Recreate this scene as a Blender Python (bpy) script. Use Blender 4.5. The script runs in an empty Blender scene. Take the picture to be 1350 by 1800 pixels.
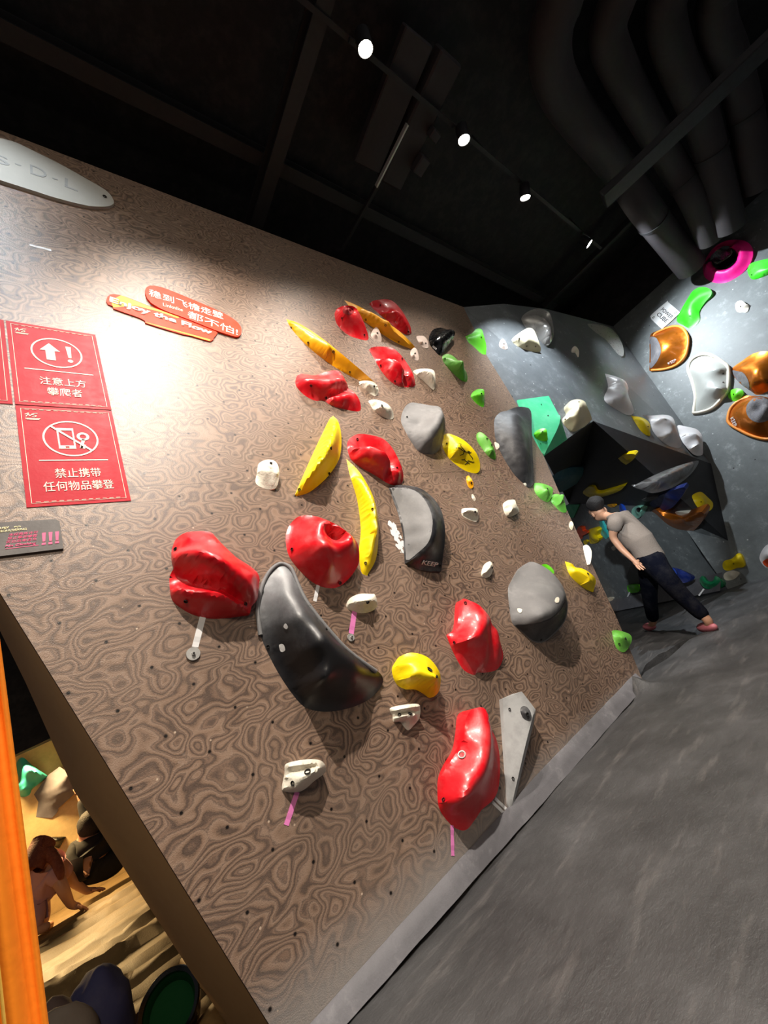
import bpy, bmesh, math, random
import numpy as np
from mathutils import Vector, Matrix
from mathutils.bvhtree import BVHTree
from mathutils.geometry import delaunay_2d_cdt
random.seed(7)
SC = bpy.context.scene
COL = SC.collection

# ------------------------------------------------------------------ camera
F = 700.0                       # focal length in pixels of the 1350x1800 frame
CX, CY = 675.0, 900.0
CAMZ = 0.95
def _u(a): return a / np.linalg.norm(a)
vUP = _u(np.array([-153 - CX, -900 - CY, F]))
hX = np.array([1494 - CX, 802 - CY, F]); hX = _u(hX - vUP * (hX @ vUP))
nY = np.cross(vUP, hX); nY = -nY if (nY @ np.array([0, 0, 1.])) < 0 else nY
def cam2w(c):
    c = np.array(c, float)
    return Vector((c @ hX, c @ nY, c @ vUP))
EYE = Vector((0, 0, CAMZ))
def pray(px, py):
    return cam2w((px - CX, py - CY, F)).normalized()
cd = bpy.data.cameras.new('camera'); cam = bpy.data.objects.new('camera', cd); COL.objects.link(cam)
R = Matrix((cam2w((1, 0, 0)), cam2w((0, -1, 0)), cam2w((0, 0, -1)))).transposed()
cam.matrix_world = Matrix.Translation(EYE) @ R.to_4x4()
cd.sensor_fit = 'VERTICAL'; cd.sensor_height = 36.0; cd.lens = F / 1800 * 36.0
cd.clip_start = 0.02
SC.camera = cam

# ------------------------------------------------------------------ world, exposure, lights
w = bpy.data.worlds.new('world'); SC.world = w; w.use_nodes = True
w.node_tree.nodes['Background'].inputs[0].default_value = (0.95, 0.95, 1.0, 1)
w.node_tree.nodes['Background'].inputs[1].default_value = 0.075
SC.view_settings.view_transform = 'Standard'; SC.view_settings.look = 'None'
SC.view_settings.gamma = 1.0; SC.view_settings.exposure = 0.0; SC.view_settings.use_curve_mapping = False

# track spots along the rail: x, y, z, aim point, watts, colour, cone degrees
WARM = (1.0, 0.9, 0.79); COOL = (0.86, 0.94, 1.0)
SPOTS = [
    (-0.35, 0.45, 5.55, (-0.15, 1.87, 3.95), 190, COOL, 60),
    (1.05, 0.45, 5.55, (0.95, 1.87, 0.5), 360, WARM, 70),
    (2.44, 0.38, 5.55, (2.35, 1.87, 0.9), 360, WARM, 76),
    (3.83, 0.43, 5.55, (3.7, 1.87, 1.5), 360, WARM, 78),
    (5.18, 0.48, 5.55, (5.25, 1.75, 3.3), 900, COOL, 60),
    (7.06, 0.48, 5.55, (8.3, -0.3, 2.2), 950, COOL, 100),
]
FILL = [  # unseen soft fill lamps added behind the camera: location, aim, size, watts, colour
    ((3.2, -3.2, 5.4), (4.0, 1.0, 0.0), 2.2, 26, (1.0, 0.95, 0.9)),
    ((-0.9, -1.6, 3.6), (-0.1, 0.6, 0.9), 0.8, 60, (1.0, 0.86, 0.68)),  # added to brighten the fabric banner and the timber return
]
UNSEEN_SPOTS = [  # unseen key on another track, then an added back-wall spot: location, aim, watts, colour, cone degrees
    ((0.6, -0.9, 5.4), (1.8, 1.87, 0.9), 1420, WARM, 74),
    ((-2.0, -1.2, 2.6), (8.6, 3.3, 0.7), 2600, COOL, 15),  # added low behind the camera to brighten the back wall
]
WARMROOM = ((-0.5, 7.45, 1.98), (-0.4, 5.0, 0.0), 0.5, 230, (1.0, 0.66, 0.28))

def area(name, loc, aim, size, watts, colr):
    l = bpy.data.lights.new(name, 'AREA'); l.shape = 'SQUARE'; l.size = size; l.energy = watts; l.color = colr
    o = bpy.data.objects.new(name, l); COL.objects.link(o); o.location = loc
    o.rotation_euler = (Vector(aim) - Vector(loc)).to_track_quat('-Z', 'Y').to_euler()
    return o
for i, a in enumerate(FILL): area('hall_fill_light', *a)
for loc, aim, watts, colr, cone in UNSEEN_SPOTS:
    l = bpy.data.lights.new('unseen_spotlight', 'SPOT'); l.energy = watts; l.color = colr; l.spot_size = math.radians(cone); l.spot_blend = .8; l.shadow_soft_size = .05
    o = bpy.data.objects.new('unseen_spotlight', l); COL.objects.link(o); o.location = loc
    o.rotation_euler = (Vector(aim) - Vector(loc)).to_track_quat('-Z', 'Y').to_euler()
area('side_room_light', *WARMROOM)

# ------------------------------------------------------------------ materials
def lin(h):
    h = h.lstrip('#'); v = [int(h[i:i + 2], 16) / 255 for i in (0, 2, 4)]
    return tuple(x / 12.92 if x <= .04045 else ((x + .055) / 1.055) ** 2.4 for x in v) + (1,)
class NT:
    def __init__(s, name):
        s.m = bpy.data.materials.new(name); s.m.use_nodes = True; s.t = s.m.node_tree
        s.b = s.t.nodes['Principled BSDF']
    def n(s, typ, **kw):
        nd = s.t.nodes.new(typ)
        for k, v in kw.items():
            if k.startswith('i_'):
                key = k[2:]; key = int(key) if key.isdigit() else key
                nd.inputs[key].default_value = v
            else: setattr(nd, k, v)
        return nd
    def l(s, a, b): s.t.links.new(a, b)
    def ramp(s, fac, stops, interp='LINEAR'):
        r = s.n('ShaderNodeValToRGB'); r.color_ramp.interpolation = interp
        e = r.color_ramp.elements
        while len(e) < len(stops): e.new(0.5)
        for i, (p, c) in enumerate(stops): e[i].position = p; e[i].color = c
        s.l(fac, r.inputs[0]); return r.outputs[0]
    def coord(s, scale=(1, 1, 1), loc=(0, 0, 0), kind='Object'):
        tc = s.n('ShaderNodeTexCoord'); mp = s.n('ShaderNodeMapping')
        mp.inputs['Scale'].default_value = scale; mp.inputs['Location'].default_value = loc
        s.l(tc.outputs[kind], mp.inputs[0]); return mp.outputs[0]
    def noise(s, vec, scale, detail=3, rough=.5, out=0):
        nn = s.n('ShaderNodeTexNoise'); nn.inputs['Scale'].default_value = scale
        nn.inputs['Detail'].default_value = detail; nn.inputs['Roughness'].default_value = rough
        if vec is not None: s.l(vec, nn.inputs['Vector'])
        return nn.outputs[out]
    def math(s, op, a, b=None, c=None):
        m = s.n('ShaderNodeMath', operation=op)
        for i, x in enumerate((a, b, c)):
            if x is None: continue
            if hasattr(x, 'is_output'): s.l(x, m.inputs[i])
            else: m.inputs[i].default_value = x
        return m.outputs[0]
    def mix(s, fac, a, b, blend='MIX'):
        m = s.n('ShaderNodeMix', data_type='RGBA', blend_type=blend)
        for i, x in ((0, fac), (6, a), (7, b)):
            if hasattr(x, 'is_output'): s.l(x, m.inputs[i])
            else: m.inputs[i].default_value = x
        return m.outputs[2]
    def bump(s, h, strength, dist=.01):
        b = s.n('ShaderNodeBump'); b.inputs['Strength'].default_value = strength; b.inputs['Distance'].default_value = dist
        s.l(h, b.inputs['Height']); s.l(b.outputs[0], s.b.inputs['Normal'])
MATS = {}
def plastic(name, hexc, rough=.35, dust=.25, metal=0., coat=0., dustc='#d8d2cc', alpha=None, trans=0., bump=.05, dscale=7, spec=.5):
    if name in MATS: return MATS[name]
    t = NT(name); v = t.coord()
    n1 = t.noise(v, dscale, 6, .65); fac = t.ramp(n1, [(.45, (0, 0, 0, 1)), (.78, (dust, dust, dust, 1))])
    t.l(t.mix(fac, lin(hexc), lin(dustc)), t.b.inputs['Base Color'])
    n2 = t.noise(v, 25, 3)
    t.l(t.math('ADD', t.math('MULTIPLY', n2, .2), rough - .08), t.b.inputs['Roughness'])
    t.b.inputs['Specular IOR Level'].default_value = spec; t.b.inputs['Metallic'].default_value = metal; t.b.inputs['Coat Weight'].default_value = coat
    t.b.inputs['Coat Roughness'].default_value = .12
    if trans: t.b.inputs['Transmission Weight'].default_value = trans; t.b.inputs['IOR'].default_value = 1.2
    t.bump(t.noise(v, 90, 3), bump, .01)
    MATS[name] = t.m; return t.m
RED = plastic('red_plastic', '#d40c1c', .33, .12, coat=.25)
YEL = plastic('yellow_plastic', '#f2d400', .4, .12, dustc='#a08a30')
AMB = plastic('amber_plastic', '#f0a800', .4, .1, dustc='#a07a20')
GRY = plastic('grey_rubber', '#6a6a6b', .6, .25, dustc='#a5a4a2')
BLK = plastic('black_rubber', '#202024', .38, .5, dustc='#8f9092', dscale=5)
DRK = plastic('dark_rubber', '#2c2c2f', .5, .3, dustc='#7f8082')
WHT = plastic('white_resin', '#e6e0cf', .6, .35, dustc='#b7aa98', bump=.25)
PNK = plastic('pale_resin', '#dcc8bc', .6, .3, dustc='#a58c80', bump=.2)
CRM = plastic('cream_resin', '#d9cfae', .55, .2, dustc='#b8ad95')
LIM = plastic('lime_plastic', '#62cf1c', .42, .15, dustc='#9ad06a')
GRN = plastic('leaf_green_plastic', '#5fa83a', .45, .2, dustc='#9cc07f')
BGR = plastic('bright_green_plastic', '#2fc41a', .4, .05)
DGR = plastic('dark_green_plastic', '#157a4c', .4, .1)
TEA = plastic('teal_volume', '#2fb37c', .5, .25, dustc='#86d4b4')
MNT = plastic('mint_plastic', '#8fd3bd', .45, .1)
CYA = plastic('cyan_plastic', '#35c6c4', .45, .1)
ORG = plastic('copper_metallic', '#c8701c', .3, .05, metal=.75, coat=.2)
ORR = plastic('orange_rim_plastic', '#f09436', .4, .05)
ROR = plastic('orange_red_plastic', '#ee5424', .45, .05)
PIN = plastic('magenta_plastic', '#ee1286', .45, .05)
BLU = plastic('blue_plastic', '#1b4fc4', .4, .05)
NAV = plastic('dark_blue_plastic', '#182a6e', .45, .1)
DTE = plastic('slate_teal_plastic', '#3f7f92', .5, .15)
SMO = plastic('smoky_fibreglass', '#6a6868', .3, .1, coat=.3)
SIL = plastic('silver_fibreglass', '#a9a8a6', .28, .15, coat=.4, metal=.25)
PEA = plastic('pearl_fibreglass', '#d9d6d8', .35, .1, coat=.2)
GLS = plastic('milky_fibreglass', '#a9aba6', .35, .1, coat=.3)
STE = plastic('galvanised_steel', '#b9b8b4', .4, .2, metal=.5)
TXT = plastic('gritty_grey', '#6e6c70', .9, .3, bump=.6)
HOLE = plastic('socket_black', '#0c0a09', .7, 0)
VOLG = plastic('raw_grey_volume', '#a3a4a4', .6, .6, dustc='#6f6f70', dscale=10)
TAPEW = plastic('white_tape', '#dedede', .5, .05)
TAPEP = plastic('pink_tape', '#e57fc0', .5, .05)
SIGNR = plastic('poster_red', '#b00c22', .5, .04, dustc='#e04a5a', spec=.2)
SIGNI = plastic('poster_ink', '#efdcc8', .5, 0)
SIGNO = plastic('board_orange', '#ee3f22', .5, .05, spec=.15)
SIGNY = plastic('board_yellow', '#f5c64a', .5, .05, spec=.15)
SIGNW = plastic('board_white_ink', '#f6efe6', .5, 0)
SIGND = plastic('plaque_grey', '#4d4846', .5, .1)
SIGNP = plastic('plaque_pink', '#e85a88', .5, 0)
SIGNC = plastic('plaque_cream', '#e6dcae', .5, 0)
PLAT = plastic('logo_board_grey', '#b5b4ae', .4, .2)
CEIL = plastic('black_paint', '#0b0b0f', .75, .03)
BEAM = plastic('charcoal_steel', '#1b1a1d', .6, .12, dustc='#343233')
DUCT = plastic('duct_wrap', '#2a2629', .7, .15, dustc='#3c3632')
SKIN = plastic('skin', '#b98a6e', .5, 0)
SHIRT = plastic('taupe_cotton', '#786e66', .9, .05, bump=.3, spec=.1)
NAVYC = plastic('navy_cotton', '#080a14', .95, .02, bump=.3, spec=.05)
HAIR = plastic('black_hair', '#120e0e', .75, 0, bump=.8)
HAIRR = plastic('auburn_hair', '#6a3224', .75, .4, dustc='#a06a50', dscale=30, bump=.8)
BLOUSE = plastic('dusty_pink_cotton', '#b58a8e', .85, .1)
BLACKC = plastic('black_cotton', '#0e0d10', .85, 0)
SHOE = plastic('pink_shoe', '#b0606a', .6, .1)
OCH = plastic('orange_cloth', '#ff8a06', .8, .05, dustc='#ffb040')
OCY = plastic('yellow_cloth', '#eebf4e', .8, .1)
OCP = plastic('pink_cloth', '#f3b3a8', .8, .05)
TIM = plastic('side_timber', '#b48c5e', .6, .15, dustc='#a08660')
OAK = plastic('trim_timber', '#a58250', .6, .2, dustc='#c0a070')
BAGN = plastic('navy_cloth', '#34355a', .8, .05)
BAGG = plastic('grey_cloth', '#7a7066', .8, .05)
TUBG = plastic('bottle_green', '#124022', .85, 0, spec=.1)
BLKG = plastic('gloss_black', '#08090b', .25, 0, coat=.4)
VIOG = plastic('volume_grey', '#6d6a72', .7, .4, dustc='#9b98a0', dscale=9)

def emission(name, c, s):
    m = bpy.data.materials.new(name); m.use_nodes = True; t = m.node_tree; t.nodes.clear()
    e = t.nodes.new('ShaderNodeEmission'); e.inputs[0].default_value = c; e.inputs[1].default_value = s
    o = t.nodes.new('ShaderNodeOutputMaterial'); t.links.new(e.outputs[0], o.inputs[0]); return m
LENS = emission('lamp_lens', (1, .93, .8, 1), 60)

def mat_ply():
    t = NT('burl_plywood'); v0 = t.coord()
    vy = t.coord((1.0, 1.0, 1.55))
    warp = t.noise(vy, 3.2, 2, .5, 1)
    wv = t.n('ShaderNodeVectorMath', operation='MULTIPLY_ADD'); t.l(warp, wv.inputs[0]); wv.inputs[1].default_value = (.22, .22, .22); t.l(vy, wv.inputs[2])
    n = t.noise(wv.outputs[0], 5.6, 1.2, .4)
    band = t.math('FRACT', t.math('MULTIPLY', n, 13.0))
    fine = t.noise(v0, 160, 3, .7)
    band2 = t.math('ADD', band, t.math('MULTIPLY', t.math('SUBTRACT', fine, .5), .35))
    c = t.ramp(band2, [(.0, lin('#4a3c34')), (.22, lin('#836a58')), (.5, lin('#937b69')), (.62, lin('#625147')), (.72, lin('#816857')), (.9, lin('#56463d'))])
    big = t.noise(v0, 1.3, 3)
    c = t.mix(t.ramp(big, [(.35, (0, 0, 0, 1)), (.7, (.35, .35, .35, 1))]), c, lin('#8d7a6c'))
    # chalk dust: scuffs and the pale band along the foot of the wall
    sep = t.n('ShaderNodeSeparateXYZ'); t.l(v0, sep.inputs[0])
    ch = t.ramp(t.noise(v0, 7, 8, .75), [(.62, (0, 0, 0, 1)), (.75, (.4, .4, .4, 1))])
    c = t.mix(ch, c, lin('#b9aca0'))
    edge = t.math('ADD', sep.outputs[2], t.math('MULTIPLY', t.math('SUBTRACT', t.noise(v0, 6, 5, .7), .5), .12))
    lowx = t.math('MULTIPLY', t.math('SUBTRACT', sep.outputs[0], 1.2), .045)
    dustz = t.ramp(t.math('ADD', edge, lowx), [(.05, (.85, .85, .85, 1)), (.22, (0, 0, 0, 1))])
    c = t.mix(dustz, c, lin('#8f8a86'))
    # screw specks
    vo = t.n('ShaderNodeTexVoronoi'); vo.inputs['Scale'].default_value = 10; t.l(v0, vo.inputs['Vector'])
    c = t.mix(t.ramp(vo.outputs['Distance'], [(.03, (.8, .8, .8, 1)), (.05, (0, 0, 0, 1))]), c, lin('#cdb7a0'))
    # T-nut holes on a staggered grid, with a little jitter
    def grid(ox, oz):
        x = t.math('SUBTRACT', t.math('FRACT', t.math('DIVIDE', t.math('ADD', sep.outputs[0], 10 + ox), .26)), .5)
        z = t.math('SUBTRACT', t.math('FRACT', t.math('DIVIDE', t.math('ADD', sep.outputs[2], 10 + oz), .26)), .5)
        d = t.math('MULTIPLY', t.math('SQRT', t.math('ADD', t.math('MULTIPLY', x, x), t.math('MULTIPLY', z, z))), .26)
        return d
    d = t.math('MINIMUM', grid(0, 0), grid(.13, .115))
    hole = t.ramp(d, [(.0048, (1, 1, 1, 1)), (.006, (0, 0, 0, 1))])
    ring = t.ramp(d, [(.0065, (.5, .5, .5, 1)), (.009, (0, 0, 0, 1))])
    c = t.mix(ring, c, lin('#4a3a30')); c = t.mix(hole, c, lin('#0d0908'))
    # panel joints
    j = t.math('ABSOLUTE', t.math('SUBTRACT', sep.outputs[2], 2.16)); j2 = t.math('ABSOLUTE', t.math('SUBTRACT', sep.outputs[2], 3.38))
    j = t.math('MINIMUM', j, j2); j3 = t.math('ABSOLUTE', t.math('SUBTRACT', sep.outputs[0], 2.18)); j3 = t.math('ADD', j3, t.math('MULTIPLY', t.math('GREATER_THAN', sep.outputs[2], 2.16), 1))
    j = t.math('MINIMUM', j, j3)
    c = t.mix(t.ramp(j, [(.0015, (.7, .7, .7, 1)), (.004, (0, 0, 0, 1))]), c, lin('#2a211b'))
    t.l(c, t.b.inputs['Base Color'])
    t.l(t.math('ADD', t.math('MULTIPLY', fine, .25), .22), t.b.inputs['Roughness'])
    t.b.inputs['Specular IOR Level'].default_value = .6
    t.bump(t.noise(v0, 260, 2, .6), .35, .004)
    return t.m
PLY = mat_ply()
def mat_grey(name, base, spk, rough=.5, holes=True, k=1.):
    t = NT(name); v = t.coord()
    n = t.noise(v, 5, 9, .75)
    c = t.ramp(n, [(.3, tuple(x * .75 for x in lin(base)[:3]) + (1,)), (.55, lin(base)), (.75, lin(spk))])
    vo = t.n('ShaderNodeTexVoronoi'); vo.inputs['Scale'].default_value = 9; t.l(v, vo.inputs['Vector'])
    vo.inputs['Randomness'].default_value = .9
    if holes:
        c = t.mix(t.ramp(vo.outputs['Distance'], [(.06, (.8, .8, .8, 1)), (.09, (0, 0, 0, 1))]), c, lin('#b9bcba'))
        vh = t.n('ShaderNodeTexVoronoi'); vh.inputs['Scale'].default_value = 4.3; vh.inputs['Randomness'].default_value = .3; t.l(v, vh.inputs['Vector'])
        c = t.mix(t.ramp(vh.outputs['Distance'], [(.035, (1, 1, 1, 1)), (.05, (0, 0, 0, 1))]), c, lin('#15171a'))
    t.l(c, t.b.inputs['Base Color'])
    t.l(t.math('ADD', t.math('MULTIPLY', n, .3), rough - .15), t.b.inputs['Roughness'])
    t.bump(t.noise(v, 150, 3), .25, .005)
    return t.m
def mat_top_lit():  # grey gradient paints the light on the crescent's upper end into the colour
    t = NT('top_lit_black_rubber'); v = t.coord(); sep = t.n('ShaderNodeSeparateXYZ'); t.l(v, sep.inputs[0])
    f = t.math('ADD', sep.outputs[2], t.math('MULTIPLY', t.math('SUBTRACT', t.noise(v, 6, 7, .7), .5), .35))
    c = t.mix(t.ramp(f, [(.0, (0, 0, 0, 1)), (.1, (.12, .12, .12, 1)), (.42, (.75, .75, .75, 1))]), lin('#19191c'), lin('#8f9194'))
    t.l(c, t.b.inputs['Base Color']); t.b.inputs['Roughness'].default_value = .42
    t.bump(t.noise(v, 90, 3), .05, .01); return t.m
TOPLIT = mat_top_lit()
GWALL = mat_grey('grey_panel', '#676c6d', '#9aa09f', .5)
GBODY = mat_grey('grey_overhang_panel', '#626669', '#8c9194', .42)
GDARK = mat_grey('shaded_overhang_panel', '#2b2c30', '#46484c', .6, False)  # the roof's lack of light is put into a darker base colour
YWALL = mat_grey('yellow_panel', '#dcc08a', '#e6cd98', .7)
def mat_mat():
    t = NT('grey_vinyl'); v = t.coord((1, 1, 1))
    n = t.noise(v, 2.2, 8, .65); st = t.noise(t.coord((.6, 3.0, 1), kind='Object'), 4, 6, .6)
    c = t.ramp(n, [(.3, lin('#313132')), (.55, lin('#414142')), (.75, lin('#545456'))])
    c = t.mix(t.ramp(st, [(.56, (0, 0, 0, 1)), (.75, (.4, .4, .4, 1))]), c, lin('#7a7674'))
    t.l(c, t.b.inputs['Base Color']); t.l(t.math('ADD', t.math('MULTIPLY', n, .3), .38), t.b.inputs['Roughness'])
    t.bump(t.noise(t.coord((.8, 1.3, 1)), 4, 9, .68), .5, .05)
    return t.m
MATV = mat_mat()
STRIP = mat_grey('chalky_grey_strip', '#646367', '#858487', .7, False)
TARP = mat_grey('tan_tarpaulin', '#7d6640', '#97804f', .6, False)

# ------------------------------------------------------------------ object helpers
def tag(o, label=None, cat=None, group=None, kind=None):
    if label: o['label'] = label
    if cat: o['category'] = cat
    if group: o['group'] = group
    if kind: o['kind'] = kind
    return o
def link(name, me, m, parent=None, loc=None):
    o = bpy.data.objects.new(name, me); COL.objects.link(o)
    if m is not None:
        for mm in (m if isinstance(m, (list, tuple)) else [m]): me.materials.append(mm)
    if loc is not None:
        me.transform(Matrix.Translation(-Vector(loc))); o.location = loc
    if parent is not None:
        o.parent = parent; o.matrix_parent_inverse = parent_world(parent).inverted()
    return o
def parent_world(p):
    m = p.matrix_basis.copy()
    if p.parent: m = parent_world(p.parent) @ p.matrix_parent_inverse @ m
    return m
def mesh(name, verts, faces, smooth=None):
    me = bpy.data.meshes.new(name); me.from_pydata([tuple(v) for v in verts], [], [tuple(f) for f in faces]); me.update()
    if smooth is not None:
        bm = bmesh.new(); bm.from_mesh(me); bmesh.ops.recalc_face_normals(bm, faces=bm.faces); bm.to_mesh(me); bm.free()
        for p in me.polygons: p.use_smooth = True
        me.set_sharp_from_angle(angle=math.radians(smooth))
    return me
def bmobj(name, bm, m, parent=None, loc=None, smooth=None, recalc=True):
    if recalc: bmesh.ops.recalc_face_normals(bm, faces=bm.faces)
    me = bpy.data.meshes.new(name); bm.to_mesh(me); bm.free()
    if smooth is not None:
        for p in me.polygons: p.use_smooth = True
        me.set_sharp_from_angle(angle=math.radians(smooth))
    return link(name, me, m, parent, loc)
def empty(name, loc, rot=(0, 0, 0)):
    o = bpy.data.objects.new(name, None); COL.objects.link(o); o.location = loc; o.rotation_euler = rot
    o.empty_display_size = .1; return o
def bm_box(bm, c, s, rot=None):
    M = Matrix.Translation(c) @ (rot.to_4x4() if rot else Matrix()) @ Matrix.Diagonal((*s, 1))
    bmesh.ops.create_cube(bm, size=1, matrix=M)
def bm_poly(bm, pts, thick, nrm):
    """prism of a planar polygon, extruded by -nrm*thick"""
    a = [bm.verts.new(p) for p in pts]; b = [bm.verts.new(Vector(p) - Vector(nrm) * thick) for p in pts]
    bm.faces.new(a); bm.faces.new(b[::-1]); n = len(pts)
    for i in range(n): bm.faces.new((a[i], b[i], b[(i + 1) % n], a[(i + 1) % n]))
def bm_tube(bm, path, r, seg=12, cap=True, up=None):
    path = [Vector(p) for p in path]; rs = r if isinstance(r, (list, tuple)) else [r] * len(path); rings = []
    prev = None
    for i, p in enumerate(path):
        t = (path[min(i + 1, len(path) - 1)] - path[max(i - 1, 0)]).normalized()
        if prev is None:
            a = t.orthogonal().normalized()
        else:
            a = (prev - t * prev.dot(t)).normalized()
        prev = a; b = t.cross(a)
        rings.append([bm.verts.new(p + (a * math.cos(k * 2 * math.pi / seg) + b * math.sin(k * 2 * math.pi / seg)) * rs[i]) for k in range(seg)])
    for i in range(len(rings) - 1):
        for k in range(seg):
            bm.faces.new((rings[i][k], rings[i][(k + 1) % seg], rings[i + 1][(k + 1) % seg], rings[i + 1][k]))
    if cap: bm.faces.new(rings[0][::-1]); bm.faces.new(rings[-1])
def crom(pts, closed, per=6, corner=None):
    """Catmull-Rom through points (arrays); corner flags break the tangent"""
    P = [np.array(p, float) for p in pts]; n = len(P); out = []
    corner = corner or [False] * n
    segs = n if closed else n - 1
    for i in range(segs):
        p1, p2 = P[i], P[(i + 1) % n]
        p0 = P[(i - 1) % n] if (closed or i > 0) else p1 * 2 - p2
        p3 = P[(i + 2) % n] if (closed or i + 2 < n) else p2 * 2 - p1
        if corner[i]: p0 = p1 * 2 - p2
        if corner[(i + 1) % n]: p3 = p2 * 2 - p1
        for k in range(per):
            t = k / per
            out.append(.5 * ((2 * p1) + (-p0 + p2) * t + (2 * p0 - 5 * p1 + 4 * p2 - p3) * t * t + (-p0 + 3 * p1 - 3 * p2 + p3) * t ** 3))
    if not closed: out.append(P[-1])
    return out

class Surf:
    def __init__(s, O, e1, N):
        s.O = Vector(O); s.N = Vector(N).normalized(); s.e1 = (Vector(e1) - s.N * Vector(e1).dot(s.N)).normalized()
        s.e2 = s.N.cross(s.e1)
    def hit(s, px, py, h=0.):
        d = pray(px, py); t = ((s.O + s.N * h - EYE).dot(s.N)) / d.dot(s.N); return EYE + d * t
    def uvh(s, px, py, h=0.):
        p = s.hit(px, py, h) - s.O; return np.array([p.dot(s.e1), p.dot(s.e2), h])
    def W(s, u, v, h=0.): return s.O + s.e1 * u + s.e2 * v + s.N * h
def plane3(a, b, c, e1=None):
    a, b, c = Vector(a), Vector(b), Vector(c); n = (b - a).cross(c - a).normalized()
    if n.dot(EYE - a) < 0: n = -n
    return Surf(a, e1 or (b - a), n)
def floor_hit(px, py, z=0.):
    d = pray(px, py); t = (z - CAMZ) / d.z; return EYE + d * t
def vplane_hit(px, py, y):
    d = pray(px, py); return EYE + d * (y / d.y)
def zplane_hit(px, py, z):
    d = pray(px, py); return EYE + d * ((z - CAMZ) / d.z)

WALLY = 1.87
SA = Surf((0, WALLY, 0), (1, 0, 0), (0, -1, 0))
SLC = .378
SCW = Surf((7.2, 0, 0), (0, -1, 0), (-1, 0, SLC))

# ------------------------------------------------------------------ the setting
def struct(o): o['kind'] = 'structure'; return o
L0 = SA.hit(955, 800); PK = EYE + pray(1043, 740) * (5.7 / pray(1043, 740).x)
LR = SCW.hit(1250, 815)
ZT = CAMZ + 4.08
T0 = Vector((4.98, WALLY, ZT)); T1 = zplane_hit(885, 534, ZT); T2 = zplane_hit(960, 543, ZT); T3 = zplane_hit(1075, 572, ZT); T3 = Vector((7.2 + SLC * ZT, T3.y, ZT))
DR = SCW.hit(1280, 950); PB1 = floor_hit(1077, 1072); PB2 = SCW.hit(1288, 1028)
dD = (PB2 - PB1).normalized(); SD = Surf(PB1, -dD if dD.x < 0 else dD, (dD.y, -dD.x, 0) if Vector((dD.y, -dD.x, 0)).dot(-PB1) > 0 else (-dD.y, dD.x, 0))
DLt = SD.hit(1000, 885); DMt = SD.hit(1145, 890)

# plywood wall
edgeL = lambda z: .43 - .331 * z
R0, R1, R2 = SA.hit(1136, 1207), SA.hit(993, 889), SA.hit(905, 705)
bm = bmesh.new()
Apts = [Vector((edgeL(-.02), WALLY, -.02)), Vector((R0.x, WALLY, -.02)), SA.hit(1085, 1088), R1, L0, R2, SA.hit(855, 624), T0, Vector((edgeL(ZT), WALLY, ZT))]
bm_poly(bm, Apts, .06, (0, -1, 0))
struct(bmobj('wall_left', bm, PLY))
bm = bmesh.new(); cp = [Vector((R0.x, WALLY, -.02)), SA.hit(1085, 1088), R1, L0]; cp = [(bm.verts.new(p + Vector((-.004, .05, 0))), bm.verts.new(p + Vector((-.3, 4.2, 0)))) for p in cp]
for a, b in zip(cp, cp[1:]): bm.faces.new((a[0], a[1], b[1], b[0]))
struct(bmobj('wall_return', bm, GWALL))
# bevelled timber return at the left edge of the plywood wall
inz = [(-.02, .345), (.087, .322), (.306, .240), (1.01, -.008), (1.457, -.1129), (1.69, -.174), (3.0, -.60), (ZT, -1.3)]
bm = bmesh.new(); prof = []
for z, xi in inz:
    xo = edgeL(z)
    prof.append([bm.verts.new((xo - .002, WALLY + .001, z)), bm.verts.new((xi, WALLY + .3, z)), bm.verts.new((xi + .03, WALLY + .36, z)), bm.verts.new((xi + .5, WALLY + .38, z)), bm.verts.new((xo + .4, WALLY + .07, z))])
for a, b in zip(prof, prof[1:]):
    for k in range(4): bm.faces.new((a[k], a[k + 1], b[k + 1], b[k]))
struct(bmobj('trim_1', bm, TIM, smooth=50))
# overhanging grey bay between the plywood wall and the slab
def ngrid(name, tris, m, thick=0., subd=0):
    bm = bmesh.new(); vs = {}
    for t in tris:
        f = []
        for p in t:
            k = tuple(round(c, 4) for c in p)
            if k not in vs: vs[k] = bm.verts.new(p)
            f.append(vs[k])
        bm.faces.new(f)
    return struct(bmobj(name, bm, m))
ngrid('wall_bay', [(T0, SA.hit(855, 624), PK), (SA.hit(855, 624), R2, PK), (R2, L0, PK), (T0, PK, T1), (T1, PK, T2), (T2, PK, LR), (T2, LR, T3)], GBODY)
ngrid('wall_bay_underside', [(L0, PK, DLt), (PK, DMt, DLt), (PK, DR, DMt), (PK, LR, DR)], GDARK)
Pl = PB1 + (PB1 - PB2).normalized() * 2.5
ngrid('wall_back', [(PB2, DR, DMt, DLt, DLt + (PB1 - PB2).normalized() * 2.5, Vector((Pl.x, Pl.y, -.05)), Vector((PB1.x, PB1.y, -.05)))], GWALL)
# slab wall on the right
bm = bmesh.new()
bm_poly(bm, [SCW.O + SCW.e1 * u + SCW.e2 * v for u, v in [(-1.85, -.05), (9, -.05), (9, ZT * 1.069), (-2.2, ZT * 1.069)]], .08, SCW.N)
struct(bmobj('wall_right', bm, GWALL))
# black upper walls and ceiling
bm = bmesh.new()
bm_box(bm, (3.8, 2.6, 5.7), (12, .06, 1.6)); bm_box(bm, (9.55, -2.5, 5.7), (.06, 10.5, 1.5))
struct(bmobj('wall_upper', bm, CEIL))
bm = bmesh.new(); bm_box(bm, (3.5, 1.5, 6.25), (14.5, 17, .1)); struct(bmobj('ceiling', bm, CEIL))
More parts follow.
